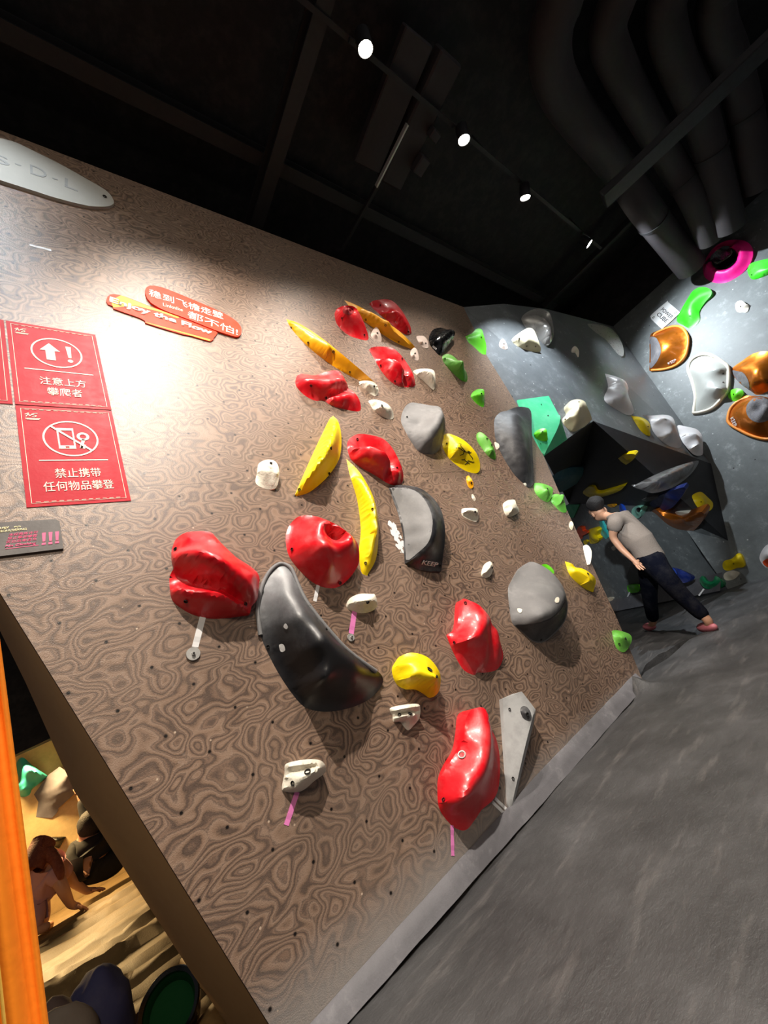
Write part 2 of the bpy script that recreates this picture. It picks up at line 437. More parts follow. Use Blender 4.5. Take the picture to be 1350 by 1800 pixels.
# padded floor: near mat, far mat, gap between
def sheet(name, poly, z, m, spacing, zf, skirt=.3, mats=None):
    """flat polygon turned into a fine sheet with relief zf(x,y), thick skirt"""
    xs = [p[0] for p in poly]; ys = [p[1] for p in poly]
    n = len(poly); bpts = []
    for i in range(n):
        a = np.array(poly[i]); b = np.array(poly[(i + 1) % n]); k = max(1, int(np.linalg.norm(b - a) / spacing))
        bpts += [tuple(a + (b - a) * j / k) for j in range(k)]
    pts = list(bpts)
    for x in np.arange(min(xs), max(xs), spacing):
        for y in np.arange(min(ys), max(ys), spacing):
            if inside(x, y, poly): pts.append((x + random.uniform(-.2, .2) * spacing, y + random.uniform(-.2, .2) * spacing))
    nb = len(bpts)
    r = delaunay_2d_cdt([Vector(p) for p in pts], [(i, (i + 1) % nb) for i in range(nb)], [], 1, 1e-4)
    V = [(p.x, p.y, z + zf(p.x, p.y)) for p in r[0]]; Fc = [list(f) for f in r[2]]
    loop = [None] * nb
    for i, o in enumerate(r[3]):
        for k in o:
            if k < nb: loop[k] = i
    base = len(V); V += [(V[i][0], V[i][1], z - skirt) for i in loop if i is not None]; lp = [i for i in loop if i is not None]
    for i in range(len(lp)):
        j = (i + 1) % len(lp); Fc.append([lp[i], lp[j], base + j, base + i])
    me = mesh(name, V, Fc, 50)
    return link(name, me, m)
def inside(x, y, poly):
    c = False; n = len(poly); j = n - 1
    for i in range(n):
        xi, yi = poly[i][0], poly[i][1]; xj, yj = poly[j][0], poly[j][1]
        if (yi > y) != (yj > y) and x < (xj - xi) * (y - yi) / (yj - yi) + xi: c = not c
        j = i
    return c
from mathutils import noise as mnoise
def fbm(x, y, s, o=4): return mnoise.fractal(Vector((x * s, y * s, 3.1)), 1.0, 2.0, o)
def segd(x, y, a, b):
    ax, ay = a; bx, by = b; dx, dy = bx - ax, by - ay
    t = max(0, min(1, ((x - ax) * dx + (y - ay) * dy) / (dx * dx + dy * dy))); return math.hypot(x - ax - t * dx, y - ay - t * dy)
MATY = WALLY - .012
ridge = [(4.62, 1.69), (4.80, 1.45), (5.0, 1.12), (5.6, .2), (6.0, -2.2)]
CR = (3.42, 1.78)
def near_z(x, y):
    d = min(segd(x, y, a, b) for a, b in zip(ridge, ridge[1:]))
    z = .035 * math.exp(-(d / .18) ** 2) + .012 * fbm(x, y, .9) + .006 * fbm(x * .6, y * 2.2, 2.5)
    for ang in (-20, -55, -85, 25, 60):         # folds that fan out from the corner of the wall
        a = math.radians(ang); e = (CR[0] + math.cos(a) * 1.1, CR[1] + math.sin(a) * 1.1)
        dd = segd(x, y, CR, e); rr = math.hypot(x - CR[0], y - CR[1])
        z += .03 * math.exp(-(dd / .045) ** 2) * math.exp(-rr / .6)
    return z - .02 * math.exp(-(max(0, MATY - y) / .05))
near = [(.46, MATY), (3.3, MATY), (4.05, 2.0), (4.62, 1.72)] + ridge[1:] + [(5.9, -4), (-2.5, -4), (-2.5, 1.5), (.3, 1.5)]
struct(sheet('floor', near, -.012, MATV, .075, near_z, .35))
far = [(3.85, 1.97), (4.25, 2.05), (4.75, 1.86), (5.02, 1.62), (5.25, 1.2), (5.85, .2), (6.3, -2.2), (6.3, -4), (7.3, -4), (7.3, 1.7), (9.9, 4.9), (10.5, 6.2), (4.2, 6.2)]
def far_z(x, y):
    z = .012 * fbm(x, y, 1.2) + .01 * fbm(x * .5, y * 2, 2.)
    for (a, b) in [((4.4, 2.0), (6.0, 2.6)), ((4.3, 2.3), (5.8, 3.6)), ((5.2, 1.9), (6.6, 2.2)), ((4.6, 2.1), (7.5, 3.9))]:
        z += .03 * math.exp(-(segd(x, y, a, b) / .05) ** 2)
    return z
struct(sheet('floor_far', far, -.022, MATV, .09, far_z, .35))
bm = bmesh.new(); bm_box(bm, (3.5, 1.5, -.42), (14.5, 17, .1)); struct(bmobj('floor_slab', bm, CEIL))
# grey padded edge strip along the foot of the plywood wall
bm = bmesh.new(); sec = [(0, .075), (.01, .073), (.03, .02), (.045, -.02)]
for k in range(48):
    pass
rows = []
for k in range(61):
    x = .47 + (3.62 - .47) * k / 60; hgt = .6 + .4 * min(1, k / 30)
    rows.append([bm.verts.new((x, WALLY - .002 - d, zz * hgt + .003 * fbm(x, zz, 6))) for d, zz in sec])
for a, b in zip(rows, rows[1:]):
    for k in range(3): bm.faces.new((a[k], a[k + 1], b[k + 1], b[k]))
struct(bmobj('baseboard_left', bm, STRIP, smooth=60))
bm = bmesh.new(); rows = []
for k in range(31):
    p = SCW.O.lerp(PB2, 0) ; q = PB1.lerp(PB2, k / 30.)
    nrm = SD.N
    rows.append([bm.verts.new(q + nrm * d + Vector((0, 0, zz))) for d, zz in [(.01, .2), (.08, .14), (.2, .0)]])
for a, b in zip(rows, rows[1:]):
    for k in range(2): bm.faces.new((a[k], a[k + 1], b[k + 1], b[k]))
struct(bmobj('baseboard_back', bm, STRIP, smooth=60))

# side room seen through the opening on the left
bm = bmesh.new(); bm_box(bm, (-.6, 7.9, .9), (5.2, .08, 2.0)); struct(bmobj('wall_side_room', bm, YWALL))
bm = bmesh.new(); bm_box(bm, (-.6, 6.7, 2.83), (5.2, .2, 2.2), Matrix.Rotation(math.radians(-7), 3, 'Y')); struct(bmobj('wall_side_room_upper', bm, CEIL))
bm = bmesh.new(); bm_box(bm, (-.70, 5.6, 1.3), (.14, .14, 2.6), Matrix.Rotation(math.radians(-6), 3, 'Y')); struct(bmobj('trim_2', bm, CEIL))
def tarp_z(x, y):
    z = 0.
    for i, (yc, sl, wd, am) in enumerate(TF):
        d = (y - yc - sl * x - .05 * fbm(x, yc, .9)) / wd
        z += am * math.exp(-d * d) * (.65 + .5 * mnoise.noise(Vector((x * .8, yc * 3, 1))))
    return z + .015 * fbm(x, y, 2.)
rt = random.Random(4)
TF = [(y0, rt.uniform(-.1, .12), rt.uniform(.05, .08), rt.uniform(.06, .15)) for y0 in np.cumsum([2.4] + [rt.uniform(.2, .42) for _ in range(15)])]
struct(sheet('floor_side_room', [(-2.6, 2.3), (.4, 2.3), (1.3, 2.5), (1.3, 7.85), (-2.6, 7.85)], -.03, TARP, .06, tarp_z, .3))
a, b = floor_hit(325, 1690, .03), floor_hit(440, 1800, .03); b = a + (b - a) * 1.3
bm = bmesh.new(); bm_tube(bm, [a, a.lerp(b, .5) + Vector((0, 0, .004)), b], .028, 8); struct(bmobj('trim_3', bm, OAK, smooth=60))

# ------------------------------------------------------------------ climbing holds
def parse(s, fr, surf):
    """'x,y[:height cm][c]' tokens in a crop frame -> [(u,v,h)], corner flags"""
    P, Cn = [], []
    for tok in s.split():
        c = tok.endswith('c'); tok = tok.rstrip('c'); h = 0.
        if ':' in tok: tok, hh = tok.split(':'); h = float(hh) / 100
        x, y = tok.split(','); x, y = fr[0] + float(x) * fr[2], fr[1] + float(y) * fr[2]
        P.append(surf.uvh(x, y, h)); Cn.append(c)
    return P, Cn
def resample(P, step, closed):
    out = []; n = len(P)
    for i in range(n if closed else n - 1):
        a, b = P[i], P[(i + 1) % n]; L = np.linalg.norm((b - a)[:2]); k = max(1, int(round(L / step)))
        out += [a + (b - a) * j / k for j in range(k)]
    if not closed: out.append(P[-1])
    return out
def thin(P, step, keep):
    out = [P[0]]
    for i in range(1, len(P)):
        if np.linalg.norm((P[i] - out[-1])[:2]) > step * .75: out.append(P[i])
    return out
HOLDS = []; BV = {}
def hold(surf, fr, m, outline, lines=(), pts='', k=.5, bolts='', label='', group=None, name='climbing_hold', cat='climbing hold', smooth=38, dens=420, per=5, parent=None, sm=3, lift=0., close=True):
    P, Cn = parse(outline, fr, surf)
    per_pts = crom(P, True, per, Cn)
    area = abs(sum(per_pts[i][0] * per_pts[(i + 1) % len(per_pts)][1] - per_pts[(i + 1) % len(per_pts)][0] * per_pts[i][1] for i in range(len(per_pts)))) / 2
    s = math.sqrt(area / dens)
    B = thin(resample(per_pts, s, True), s, None)
    if np.linalg.norm((B[0] - B[-1])[:2]) < s * .5: B.pop()
    for q in B: q[2] = max(q[2], 0.)
    nb = len(B); V = list(B); E = [(i, (i + 1) % nb) for i in range(nb)]
    for ln in lines:
        closed = ln.startswith('o'); ln = ln.lstrip('o ')
        Q, Cq = parse(ln, fr, surf); Q = crom(Q, closed, per, Cq)
        Q = thin(resample(Q, s * .8, closed), s * .8, None)
        Q = [q for q in Q if inside(q[0], q[1], B)]
        st = len(V); V += Q; E += [(st + i, st + i + 1) for i in range(len(Q) - 1)]
        if closed and len(Q) > 2: E.append((st + len(Q) - 1, st))
    if pts:
        Q, _ = parse(pts, fr, surf); V += [q for q in Q if inside(q[0], q[1], B)]
    nc = len(V); A = np.array([q[:2] for q in V])
    lo, hi = A.min(0), A.max(0); bpoly = [tuple(q[:2]) for q in B]; row = 0
    y = lo[1]
    free = []
    while y < hi[1]:
        x = lo[0] + (s / 2 if row % 2 else 0)
        while x < hi[0]:
            if inside(x, y, bpoly) and np.min(np.hypot(A[:, 0] - x, A[:, 1] - y)) > s * .6: free.append(np.array([x, y, 0.]))
            x += s
        y += s * .87; row += 1
    V += free
    r = delaunay_2d_cdt([Vector((q[0], q[1])) for q in V], E, [], 1, 1e-5)
    co = r[0]; faces = r[2]; n = len(co); H = np.full(n, np.nan); bidx = {}
    for i, orig in enumerate(r[3]):
        for o in orig:
            if o < nc: H[i] = V[o][2] if np.isnan(H[i]) else H[i]
            if o < nb: bidx[o] = i
    L = np.zeros((n, n))
    for a, b in r[1]: L[a, b] = L[b, a] = -1
    for f in faces:
        for i in range(len(f)): L[f[i], f[i - 1]] = L[f[i - 1], f[i]] = -1
    L -= np.diag(L.sum(1)); kk = 1 - (1 - k) ** 4; M = (1 - kk) * L + kk * (L @ L)
    fx = ~np.isnan(H); fr_ = np.isnan(H)
    if fr_.any(): H[fr_] = np.linalg.solve(M[np.ix_(fr_, fr_)] + 1e-9 * np.eye(fr_.sum()), -M[np.ix_(fr_, fx)] @ H[fx])
    onb = np.zeros(n, bool); onb[[bidx[o] for o in bidx]] = True
    for _ in range(sm):
        deg = np.diag(L); avg = H - (L @ H) / np.maximum(deg, 1); H = np.where(onb, H, H * .55 + avg * .45)
    H = np.maximum(H, 0.)
    W = [surf.W(co[i].x, co[i].y, H[i] + lift) for i in range(n)]; FC = [list(f) for f in faces]
    lp = [bidx[o] for o in range(nb) if o in bidx]
    base = len(W)
    W += [surf.W(co[i].x, co[i].y, -.004) for i in lp]
    if close:
        for i in range(len(lp)):
            j = (i + 1) % len(lp); FC.append([lp[i], lp[j], base + j, base + i])
    c = sum(W, Vector()) / len(W); cu = (c - surf.O); c = c - surf.N * cu.dot(surf.N)
    me = mesh(name, W, FC, smooth)
    o = link(name, me, m, parent, None if parent else c)
    if not parent: tag(o, label, cat, group)
    BV[o.name] = BVHTree.FromPolygons(W, FC)
    HOLDS.append(o)
    if bolts:
        for tok in bolts.split():
            rad = .007; mm = HOLE
            if ':' in tok: tok, rr = tok.split(':'); rad = float(rr) / 1000
            if tok.startswith('w'): mm = STE; tok = tok[1:]
            x, y = map(float, tok.split(',')); bolt(o, fr[0] + x * fr[2], fr[1] + y * fr[2], rad, mm)
    return o
def surf_hit(o, px, py):
    h = BV[o.name].ray_cast(EYE, pray(px, py)); 
    if h[0] is None: return None, None
    nn = h[1]; 
    if nn.dot(EYE - h[0]) < 0: nn = -nn
    return h[0], nn
def bolt(o, px, py, rad, m=HOLE):
    p, nn = surf_hit(o, px, py)
    if p is None: return
    bm = bmesh.new(); rot = nn.to_track_quat('Z', 'Y').to_matrix().to_4x4()
    # a countersunk socket: ring lip and a dark well
    seg = 14; R0 = [(rad * 1.35, .0004), (rad * 1.2, .0022), (rad, .0018), (rad * .8, -.006)]
    rings = [[bm.verts.new((math.cos(a * 2 * math.pi / seg) * r_, math.sin(a * 2 * math.pi / seg) * r_, z_ + .001)) for a in range(seg)] for r_, z_ in R0]
    for A_, B_ in zip(rings, rings[1:]):
        for k in range(seg): bm.faces.new((A_[k], A_[(k + 1) % seg], B_[(k + 1) % seg], B_[k]))
    bm.faces.new(rings[-1]); 
    for v in bm.verts: v.co.z += .004
    bm.transform(Matrix.Translation(p) @ rot)
    b = bmobj('bolt_socket', bm, m, o, smooth=40); return b
def patch(o, fr, m, outline, name, off=.004, label=None, per=4, dens=120):
    """a coloured insert lying on a hold: outline in the frame, every vertex dropped onto the hold"""
    P = []; C = []
    for tok in outline.split():
        c = tok.endswith('c'); x, y = tok.rstrip('c').split(','); P.append(np.array([fr[0] + float(x) * fr[2], fr[1] + float(y) * fr[2]])); C.append(c)
    Q = crom(P, True, per, C); ar = abs(sum(Q[i][0] * Q[i - 1][1] - Q[i - 1][0] * Q[i][1] for i in range(len(Q)))) / 2; s = math.sqrt(ar / dens)
    Q3 = thin(resample(Q, s, True), s, None); nb = len(Q3); V = list(Q3); A = np.array(V)
    for x in np.arange(A[:, 0].min(), A[:, 0].max(), s):
        for y in np.arange(A[:, 1].min(), A[:, 1].max(), s):
            if inside(x, y, Q3) and np.min(np.hypot(A[:, 0] - x, A[:, 1] - y)) > s * .6: V.append(np.array([x, y]))
    r = delaunay_2d_cdt([Vector(q) for q in V], [(i, (i + 1) % nb) for i in range(nb)], [], 1, 1e-4)
    W = []; ok = []
    for c in r[0]:
        p, nn = surf_hit(o, c.x, c.y); ok.append(p is not None); W.append(p + nn * off if p is not None else Vector())
    fc = [f for f in r[2] if all(ok[i] for i in f)]
    me = mesh(name, W, fc, 50); ob = link(name, me, m, o)
    bmx = bmesh.new(); bmx.from_mesh(me); bmesh.ops.delete(bmx, geom=[v for v in bmx.verts if not v.link_faces], context='VERTS'); bmx.to_mesh(me); bmx.free()
    if label: ob['label'] = label
    return ob
def rim(o, surf, fr, m, path, rad, name='rim', closed=False, label=None):
    P, Cn = parse(path, fr, surf); Q = crom(P, closed, 6, Cn)
    if closed: Q.append(Q[0])
    bm = bmesh.new(); bm_tube(bm, [surf.W(*q) for q in Q], rad, 8, cap=not closed)
    ob = bmobj(name, bm, m, o, smooth=60)
    if label: ob['label'] = label
    return ob
def ell(cx, cy, rx, ry, h, rot=0, n=12):
    a = math.radians(rot); out = []
    for i in range(n):
        t = 2 * math.pi * i / n; x, y = rx * math.cos(t), ry * math.sin(t)
        out.append('%.1f,%.1f:%g' % (cx + x * math.cos(a) - y * math.sin(a), cy + x * math.sin(a) + y * math.cos(a), h))
    return 'o' + ' '.join(out)
# lettering
def text_mesh(s, m, name, origin, e1, e2, width, height=None, bold=0., depth=.002, parent=None, shear=0., align='LEFT', fit=True):
    cu = bpy.data.curves.new('t', 'FONT'); cu.body = s; cu.size = 1; cu.offset = bold; cu.shear = shear; cu.resolution_u = 3
    t = bpy.data.objects.new('t', cu); COL.objects.link(t)
    dg = bpy.context.evaluated_depsgraph_get(); dg.update()
    me = bpy.data.meshes.new_from_object(t.evaluated_get(dg)); bpy.data.objects.remove(t); bpy.data.curves.remove(cu)
    if not len(me.vertices): return None
    xs = [v.co.x for v in me.vertices]; ys = [v.co.y for v in me.vertices]; x0, x1, y0, y1 = min(xs), max(xs), min(ys), max(ys)
    sx = width / (x1 - x0); sy = (height / (y1 - y0)) if height else sx
    e1 = Vector(e1).normalized(); e2 = Vector(e2).normalized(); n = e1.cross(e2)
    bm = bmesh.new(); bm.from_mesh(me); bpy.data.meshes.remove(me)
    r = bmesh.ops.extrude_face_region(bm, geom=list(bm.faces))
    for g in r['geom']:
        if isinstance(g, bmesh.types.BMVert): g.co.z = depth
    for v in bm.verts:
        v.co = Vector(origin) + e1 * ((v.co.x - x0) * sx) + e2 * ((v.co.y - y0) * sy) + n * v.co.z
    return bmobj(name, bm, m, parent)
def facet(objname, px, py):
    me = bpy.data.objects[objname].data; t = BVHTree.FromPolygons([v.co for v in me.vertices], [list(p.vertices) for p in me.polygons])
    h = t.ray_cast(EYE, pray(px, py))
    while h[0] is None: py -= 6; h = t.ray_cast(EYE, pray(px, py))
    n = h[1] if h[1].dot(EYE - h[0]) > 0 else -h[1]
    return Surf(h[0], (1, 0, 0) if abs(n.x) < .9 else (0, 1, 0), n)
def fa(fr, x, y): return facet('wall_bay', fr[0] + x * fr[2], fr[1] + y * fr[2])
def fu(fr, x, y): return facet('wall_bay_underside', fr[0] + x * fr[2], fr[1] + y * fr[2])
SB1 = plane3(T0, R2, PK); SB2 = plane3(T2, PK, LR); SB3 = plane3(T2, LR, T3); SB12 = plane3(T1, PK, T2)
SR1 = plane3(L0, PK, DLt); SR2 = plane3(PK, DR, DMt); SR3 = plane3(PK, LR, DR); SR12 = plane3(PK, DMt, DLt)
F4 = (480, 500, .2963); F5 = (280, 820, .2963); F6 = (580, 820, .37037); F7 = (480, 1120, .3852); F8 = (700, 500, .25926)
F9 = (1000, 400, .25926); F3 = (900, 680, .33333); F10 = (970, 760, .23704); F11 = (950, 850, .2963)
G = 'climbing holds on the brown plywood wall'
GR = 'red holds on the brown plywood wall'; GY = 'yellow holds on the brown plywood wall'; GK = 'big grey and black holds on the brown plywood wall'
GW = 'small white footholds on the brown plywood wall'; GG = 'green holds on the brown plywood wall'
GB = 'holds on the grey overhanging bay'; GC = 'holds on the grey slab at the right'; GU = 'holds under the overhang'; GD = 'holds on the back wall behind the person'

# --- red
hold(SA, F4, RED, '365,180 383,142 430,125:6 482,133:9 512,170:10 545,240:6 566,310:1 555,332 520,326 450,302 385,245', [ell(447, 157, 36, 24, 11, -5), ell(447, 159, 25, 16, 5, -5)], '440,220:11 470,260:8 400,180:8', .5,
     '410,200 540,300', 'small red rounded hold with a round pocket in its top, beside a yellow blade', GR)
patch(HOLDS[-1], F4, plastic('shaded_red_plastic', '#8e1018', .5, .05), ' '.join('%.0f,%.0f' % (447 + 34 * math.cos(a), 156 + 23 * math.sin(a)) for a in np.linspace(0, 6.283, 12, endpoint=False)), 'pocket', .003, 'pocket shade painted in darker red')  # darker red patch paints the shade inside the pocket
hold(SA, F4, RED, '570,115c 600,95:5 680,88:7 730,115:8 780,180:7 815,250:4 820,290:1c 790,298 740,270 660,200 600,150', ['595,150:5 650,135:9 720,165:10 790,235:8 815,282:3', '600,172:2 648,164:3 706,208:3 776,276:2', '612,190:4 645,185:6 695,232:6 765,290:3'], '', .15,
     '635,125 800,280', 'red two-lobed hold nearest the top edge of the brown wall', GR)
hold(SA, F4, RED, '568,385c 600,370:4 690,372:7 740,400:9 790,460:8 830,530:6 845,595:2c 820,610 745,605 690,570 640,510 600,440', ['590,438:6 660,425:10 730,455:11 790,520:9 835,590:3', '598,462:2 656,458:3 710,492:3 770,556:2 815,603:1', '612,482:4 652,476:7 705,515:7 770,582:4'], '', .15,
     '640,482 722,574 765,440', 'red two-lobed hold directly above the pale shell-shaped hold', GR)
hold(SA, F4, RED, '132,580 145,540 180,530 245,540:4 310,520:6 375,510:7 405,530:8 440,590:6 447,617:3 480,640:5 510,680:4 522,730:1 510,752 470,750 380,730 330,710 300,690 250,690 190,660 145,615',
     ['300,652:4 345,617:8 400,587:9 438,579:8', '306,672:1 355,648:2 435,622:3 446,626:2', '310,690:3 370,668:7 440,645:7 470,645:5', '165,560:6 240,580:9 330,560:10 390,545:9'], '420,700:6 480,705:4', .2,
     '312,672 225,600', 'red hold of two lobes lying level, left of the white fluted footholds', GR)
hold(SA, F4, RED, '440,960 450,920 490,892:3 540,888:6 640,910:9 700,960:10 750,1050:8 772,1120:4 768,1170:1 740,1190 690,1185 600,1130 520,1085 460,1035',
     ['452,972:6 540,950:12 620,975:13 690,1040:12 740,1150:6', '456,1000:3 555,985:4 605,1020:4 665,1085:3 695,1160:1', '455,1030:4 540,1022:8 600,1055:9 660,1125:5'], '', .15,
     '735,1090 500,920', 'red two-lobed hold touching the top of the half-moon black hold', GR)
hold(SA, F5, RED, '75,490 100,430 150,395:4 210,385:6 300,388:8 340,425:9 440,525:9 550,600:8 592,650:7 590,720:6 580,790:4 548,830:4 536,875:2 500,887 400,900 300,903 200,880 120,835 75,790 62,720 62,650 88,598:2 82,560:3 75,530:2',
     ['78,532:5 200,548:13 330,600:17 450,660:17 550,740:12 580,782:7', '88,590:1 200,640:4 330,705:6 392,752:7 480,800:5 542,842:3', '64,735:4 180,742:9 360,748:13 450,800:11 530,862:4', '160,420:7 300,425:12 345,440:13 450,545:14 560,640:12'], '', .12,
     '98,492 160,797 508,817', 'largest red hold, angular and two-lobed, leftmost on the brown wall', GR, dens=750)
hold(SA, F5, RED, '752,460 752,400 775,345 820,300:4 880,290:7 960,305:11 1060,350:14 1140,410:14 1180,470:11 1186,560:7 1160,620:4 1110,680:2 1060,715 1010,722 940,705 870,655 800,580 765,520',
     [ell(1050, 397, 88, 58, 17, 25), ell(1048, 392, 70, 44, 15, 25), ell(1040, 392, 45, 28, 7, 25)], '900,400:13 960,500:18 1040,540:16 1000,620:10 860,480:10', .75,
     '790,492 1070,690', 'big egg-shaped red hold with an oval pocket, above the huge black crescent', GR, dens=750)
hold(SA, F6, RED, '552,800c 590,775:2 608,730:4 612,660:4 630,628:6 660,635:8 710,660:11 755,710:12 770,750:10 795,780:9 810,840:7 822,890:4 815,930:2 790,965 740,978 700,978 685,990 640,970 610,930 575,860',
     ['555,806:1 600,825:8 660,820:14 710,790:16 740,735:16 735,690:13', '765,760:9 780,830:8 770,890:5 735,960:2', '790,790:10 798,850:8 790,930:3', '735,790:13 745,870:10 715,950:4'], '660,740:10', .2,
     '643,648 592,835', 'red fluted hold with a scooped top face, left of the big grey bulge', GR, dens=700)
rb = hold(SA, F7, RED, '750,700 765,640:2 800,580:4 845,510:5 870,430:7 890,350:9 930,322:11 965,325:13 982,360:13 997,420:12 1020,470:10 1035,560:8 1030,680:5 1005,740:3 950,790 920,835 880,880 830,870 780,820 755,770',
     ['972,335:14 992,430:16 980,520:17 955,600:17 920,660:16 860,720:14 800,770:9 760,790:3', '1000,460:12 1012,560:10 1005,680:6'], '900,480:11 850,620:10', .2,
     '780,744', 'tall red hold lowest on the brown wall, above a pink tape strip', GR, dens=750)
bolt(rb, F7[0] + 862 * F7[2], F7[1] + 538 * F7[2], .016, STE)
# --- yellow
hold(SA, F4, AMB, '422,92c 500,125:3 620,190:7 740,270:7 815,340:5 850,382:1c 800,377 720,340 640,290 590,255 530,210 460,140', ['440,108:2 520,160:5 640,240:7 740,320:6 820,372:2'], '', .2,
     '668,242:9 550,208 745,338', 'long amber blade hold behind the small red pocketed hold', GY)
hold(SA, F4, AMB, '78,205c 150,230:3 250,290:7 380,390:10 500,490:8 580,560:4 612,590c 540,578 470,550 350,480 230,390 140,300 95,240', ['100,222:2 180,275:5 300,375:8 420,480:8 540,565:3'], '', .2,
     '357,400:9 210,347 455,520 108,258', 'longest amber blade hold, pointing up to the left, above a level red hold', GY)
hold(SA, F4, YEL, '357,780c 385,812:3 403,880:4 405,960:4 390,1040:3 340,1120:2 270,1190:1 200,1240 125,1260c 150,1200 220,1040 290,890 335,800', ['365,800:3 350,870:11 310,960:15 250,1060:15 190,1150:9 140,1235:2'], '', .15,
     '340,972:9 155,1218 330,1122', 'yellow half-moon hold with a sharp ridge, left of a two-lobed red hold', GY)
hold(SA, (0, 0, 1), YEL, '609,807c 632,830:3 655,870:5 664,910:6 665,950:5 660,985:3 645,1012c 635,1005 631,970 634,930 628,880 615,835', ['611,815:2 640,870:8 652,915:10 650,960:8 643,1005:2'], '', .2,
     '655,895:6 643,990', 'slender yellow banana-shaped hold between the red egg and the half-moon black hold', GY)
hold(SA, F7, YEL, '542,150 560,110 600,78:4 650,72:7 710,95:9 755,150:9 765,200:7 755,250:4 725,275:2 690,262 650,240 600,237 560,210',
     ['548,168:3 600,182:10 660,182:13 720,208:13 752,240:6', '570,130:6 620,110:10 690,125:13 740,165:12'], '', .2, '713,150:13 745,182', 'chunky yellow hold just above a stepped white foothold', GY)
hold(SA, F6, YEL, '1115,450c 1150,462:5 1165,478:4 1200,485:6 1240,510:8 1262,540:6 1250,595:1c 1210,580 1170,550 1135,510', ['1130,500:3 1160,495:7 1175,488:6', '1165,530:4 1210,540:9 1250,560:6', '1180,500:7 1225,530:9'], '', .15,
     '1223,510:9', 'yellow pointed hold near the right edge of the brown wall', GY)
ys = hold(SA, F8, YEL, '300,1100 308,1040 320,1012:2 370,1020:5 450,1060:9 520,1130:9 552,1200:6 550,1265:2 510,1280 440,1255 350,1185', ['330,1030:3 365,1110:7 420,1200:7 480,1265:2'], '440,1120:10', .35, '330,1080',
     'olive yellow hold with black scribbles, below the dished grey hold', GY)
for (x0, y0, dx, dy) in [(390, 1100, 60, 30), (420, 1150, 70, -20), (430, 1180, 50, 30), (470, 1120, 30, 60), (410, 1070, 40, 60), (450, 1210, 60, -15)]:
    q = []
    for t in np.linspace(0, 1, 7):
        p, nn = surf_hit(ys, F8[0] + (x0 + dx * t + 9 * math.sin(t * 9)) * F8[2], F8[1] + (y0 + dy * t + 9 * math.cos(t * 7)) * F8[2])
        if p is not None: q.append(p + nn * .001)
    if len(q) > 2:
        bm = bmesh.new(); bm_tube(bm, q, .0035, 5); o_ = bmobj('scribble', bm, HOLE, ys); o_['label'] = 'black marker scribble'
hold(SA, F8, AMB, '460,1310 478,1296:1 503,1330:3 510,1368:2 490,1385 470,1362', ['470,1310:2 490,1345:4'], '', .4, '495,1345', 'tiny amber foothold below the scribbled yellow hold', GY, dens=80)
# --- grey and black
cr = hold(SA, F5, TOPLIT, '570,850 585,760 610,680 650,610 700,572:1 745,570:2 785,595:3 807,645:4 830,710:5 870,790:6 920,860:7 1000,960:8 1100,1070:8 1200,1150:7 1290,1210:5 1325,1250:3 1320,1300:1 1260,1370 1180,1415 1080,1445 980,1455 890,1440 830,1400 740,1280 660,1140 600,1000',
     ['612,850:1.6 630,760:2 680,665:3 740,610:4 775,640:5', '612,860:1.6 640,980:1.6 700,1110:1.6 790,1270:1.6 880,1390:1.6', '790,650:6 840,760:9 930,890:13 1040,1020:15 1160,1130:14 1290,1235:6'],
     '720,760:9 780,900:16 900,1060:22 1020,1200:21 1150,1290:13 940,1280:18', .7, '612,742:6 890,828:6 988,966:6 645,1068:6', 'huge black crescent hold with its lit upper end painted paler, lowest dark hold on the wall', GK, dens=900)
rim(cr, SA, F5, GRY, '600,1000:1 582,850:1 597,760:1 620,685:1 660,618:1.5 705,582:2 742,580:2.5 780,603:4 803,650:5 832,722:6.5 872,800:8 922,868:9 1000,965:10 1100,1075:10 1198,1155:9 1285,1215:7', .011, 'flange', label='grey flange edge')
for xx in ['712,1058 738,1055 748,1090 722,1098', '750,930 765,950 755,965 738,950']:
    patch(cr, F5, TAPEW, xx, 'chalk_mark', .002, 'pale chalk mark', dens=20)
kp = hold(SA, F6, BLK, '278,100c 330,88:2 420,100:6 480,140:10 525,200:12 545,280:12 545,360:9 535,440:5 528,498:2c 450,495:1 385,478 355,462c 350,400 345,320 325,230 300,160',
     ['284,98:2 345,100:6 410,115:11 462,165:16 492,240:18 490,310:18 470,370:15 420,420:9 362,458:2'], '400,280:9 380,360:6', .2,
     '300,108:6 372,470:6 520,470:6', 'half-moon black hold with a grey scooped face and white lettering at its foot', GK, dens=750)
patch(kp, F6, GRY, '292,108 345,105 405,118 455,168 484,240 483,308 463,365 415,412 366,448 360,400 354,320 335,230 310,160', 'grip_face', .003, 'grey chalky scooped face')
gb = hold(SA, F6, GRY, '845,580 865,540:1 895,490:2 925,468:5 950,452:7 990,462:12 1050,500:17 1100,560:19 1125,630:18 1128,680:14 1112,740:8 1060,800:3 1010,835 960,830 905,780 865,742 850,660',
     ['865,742:1 950,742:12 1040,718:20 1095,665:24 1115,610:23', '872,560:2 862,650:2 875,735:2'], '960,600:15 1040,580:21', .3,
     '850,672:6 1000,820:6', 'big grey bulging hold casting a long shadow, at the right of the brown wall', GK, dens=750)
patch(gb, F6, DRK, '880,752 950,748 1040,725 1098,672 1118,625 1122,680 1105,740 1055,795 1010,828 962,824 910,778', 'underside', .003, 'darker underside')  # darker patch over the hold below its ridge
for xx in ['890,675 912,678 908,695 895,692', '1070,625 1085,622 1084,645 1066,645']:
    patch(gb, F6, WHT, xx, 'chalk_mark', .004, 'white chalk mark', dens=16)
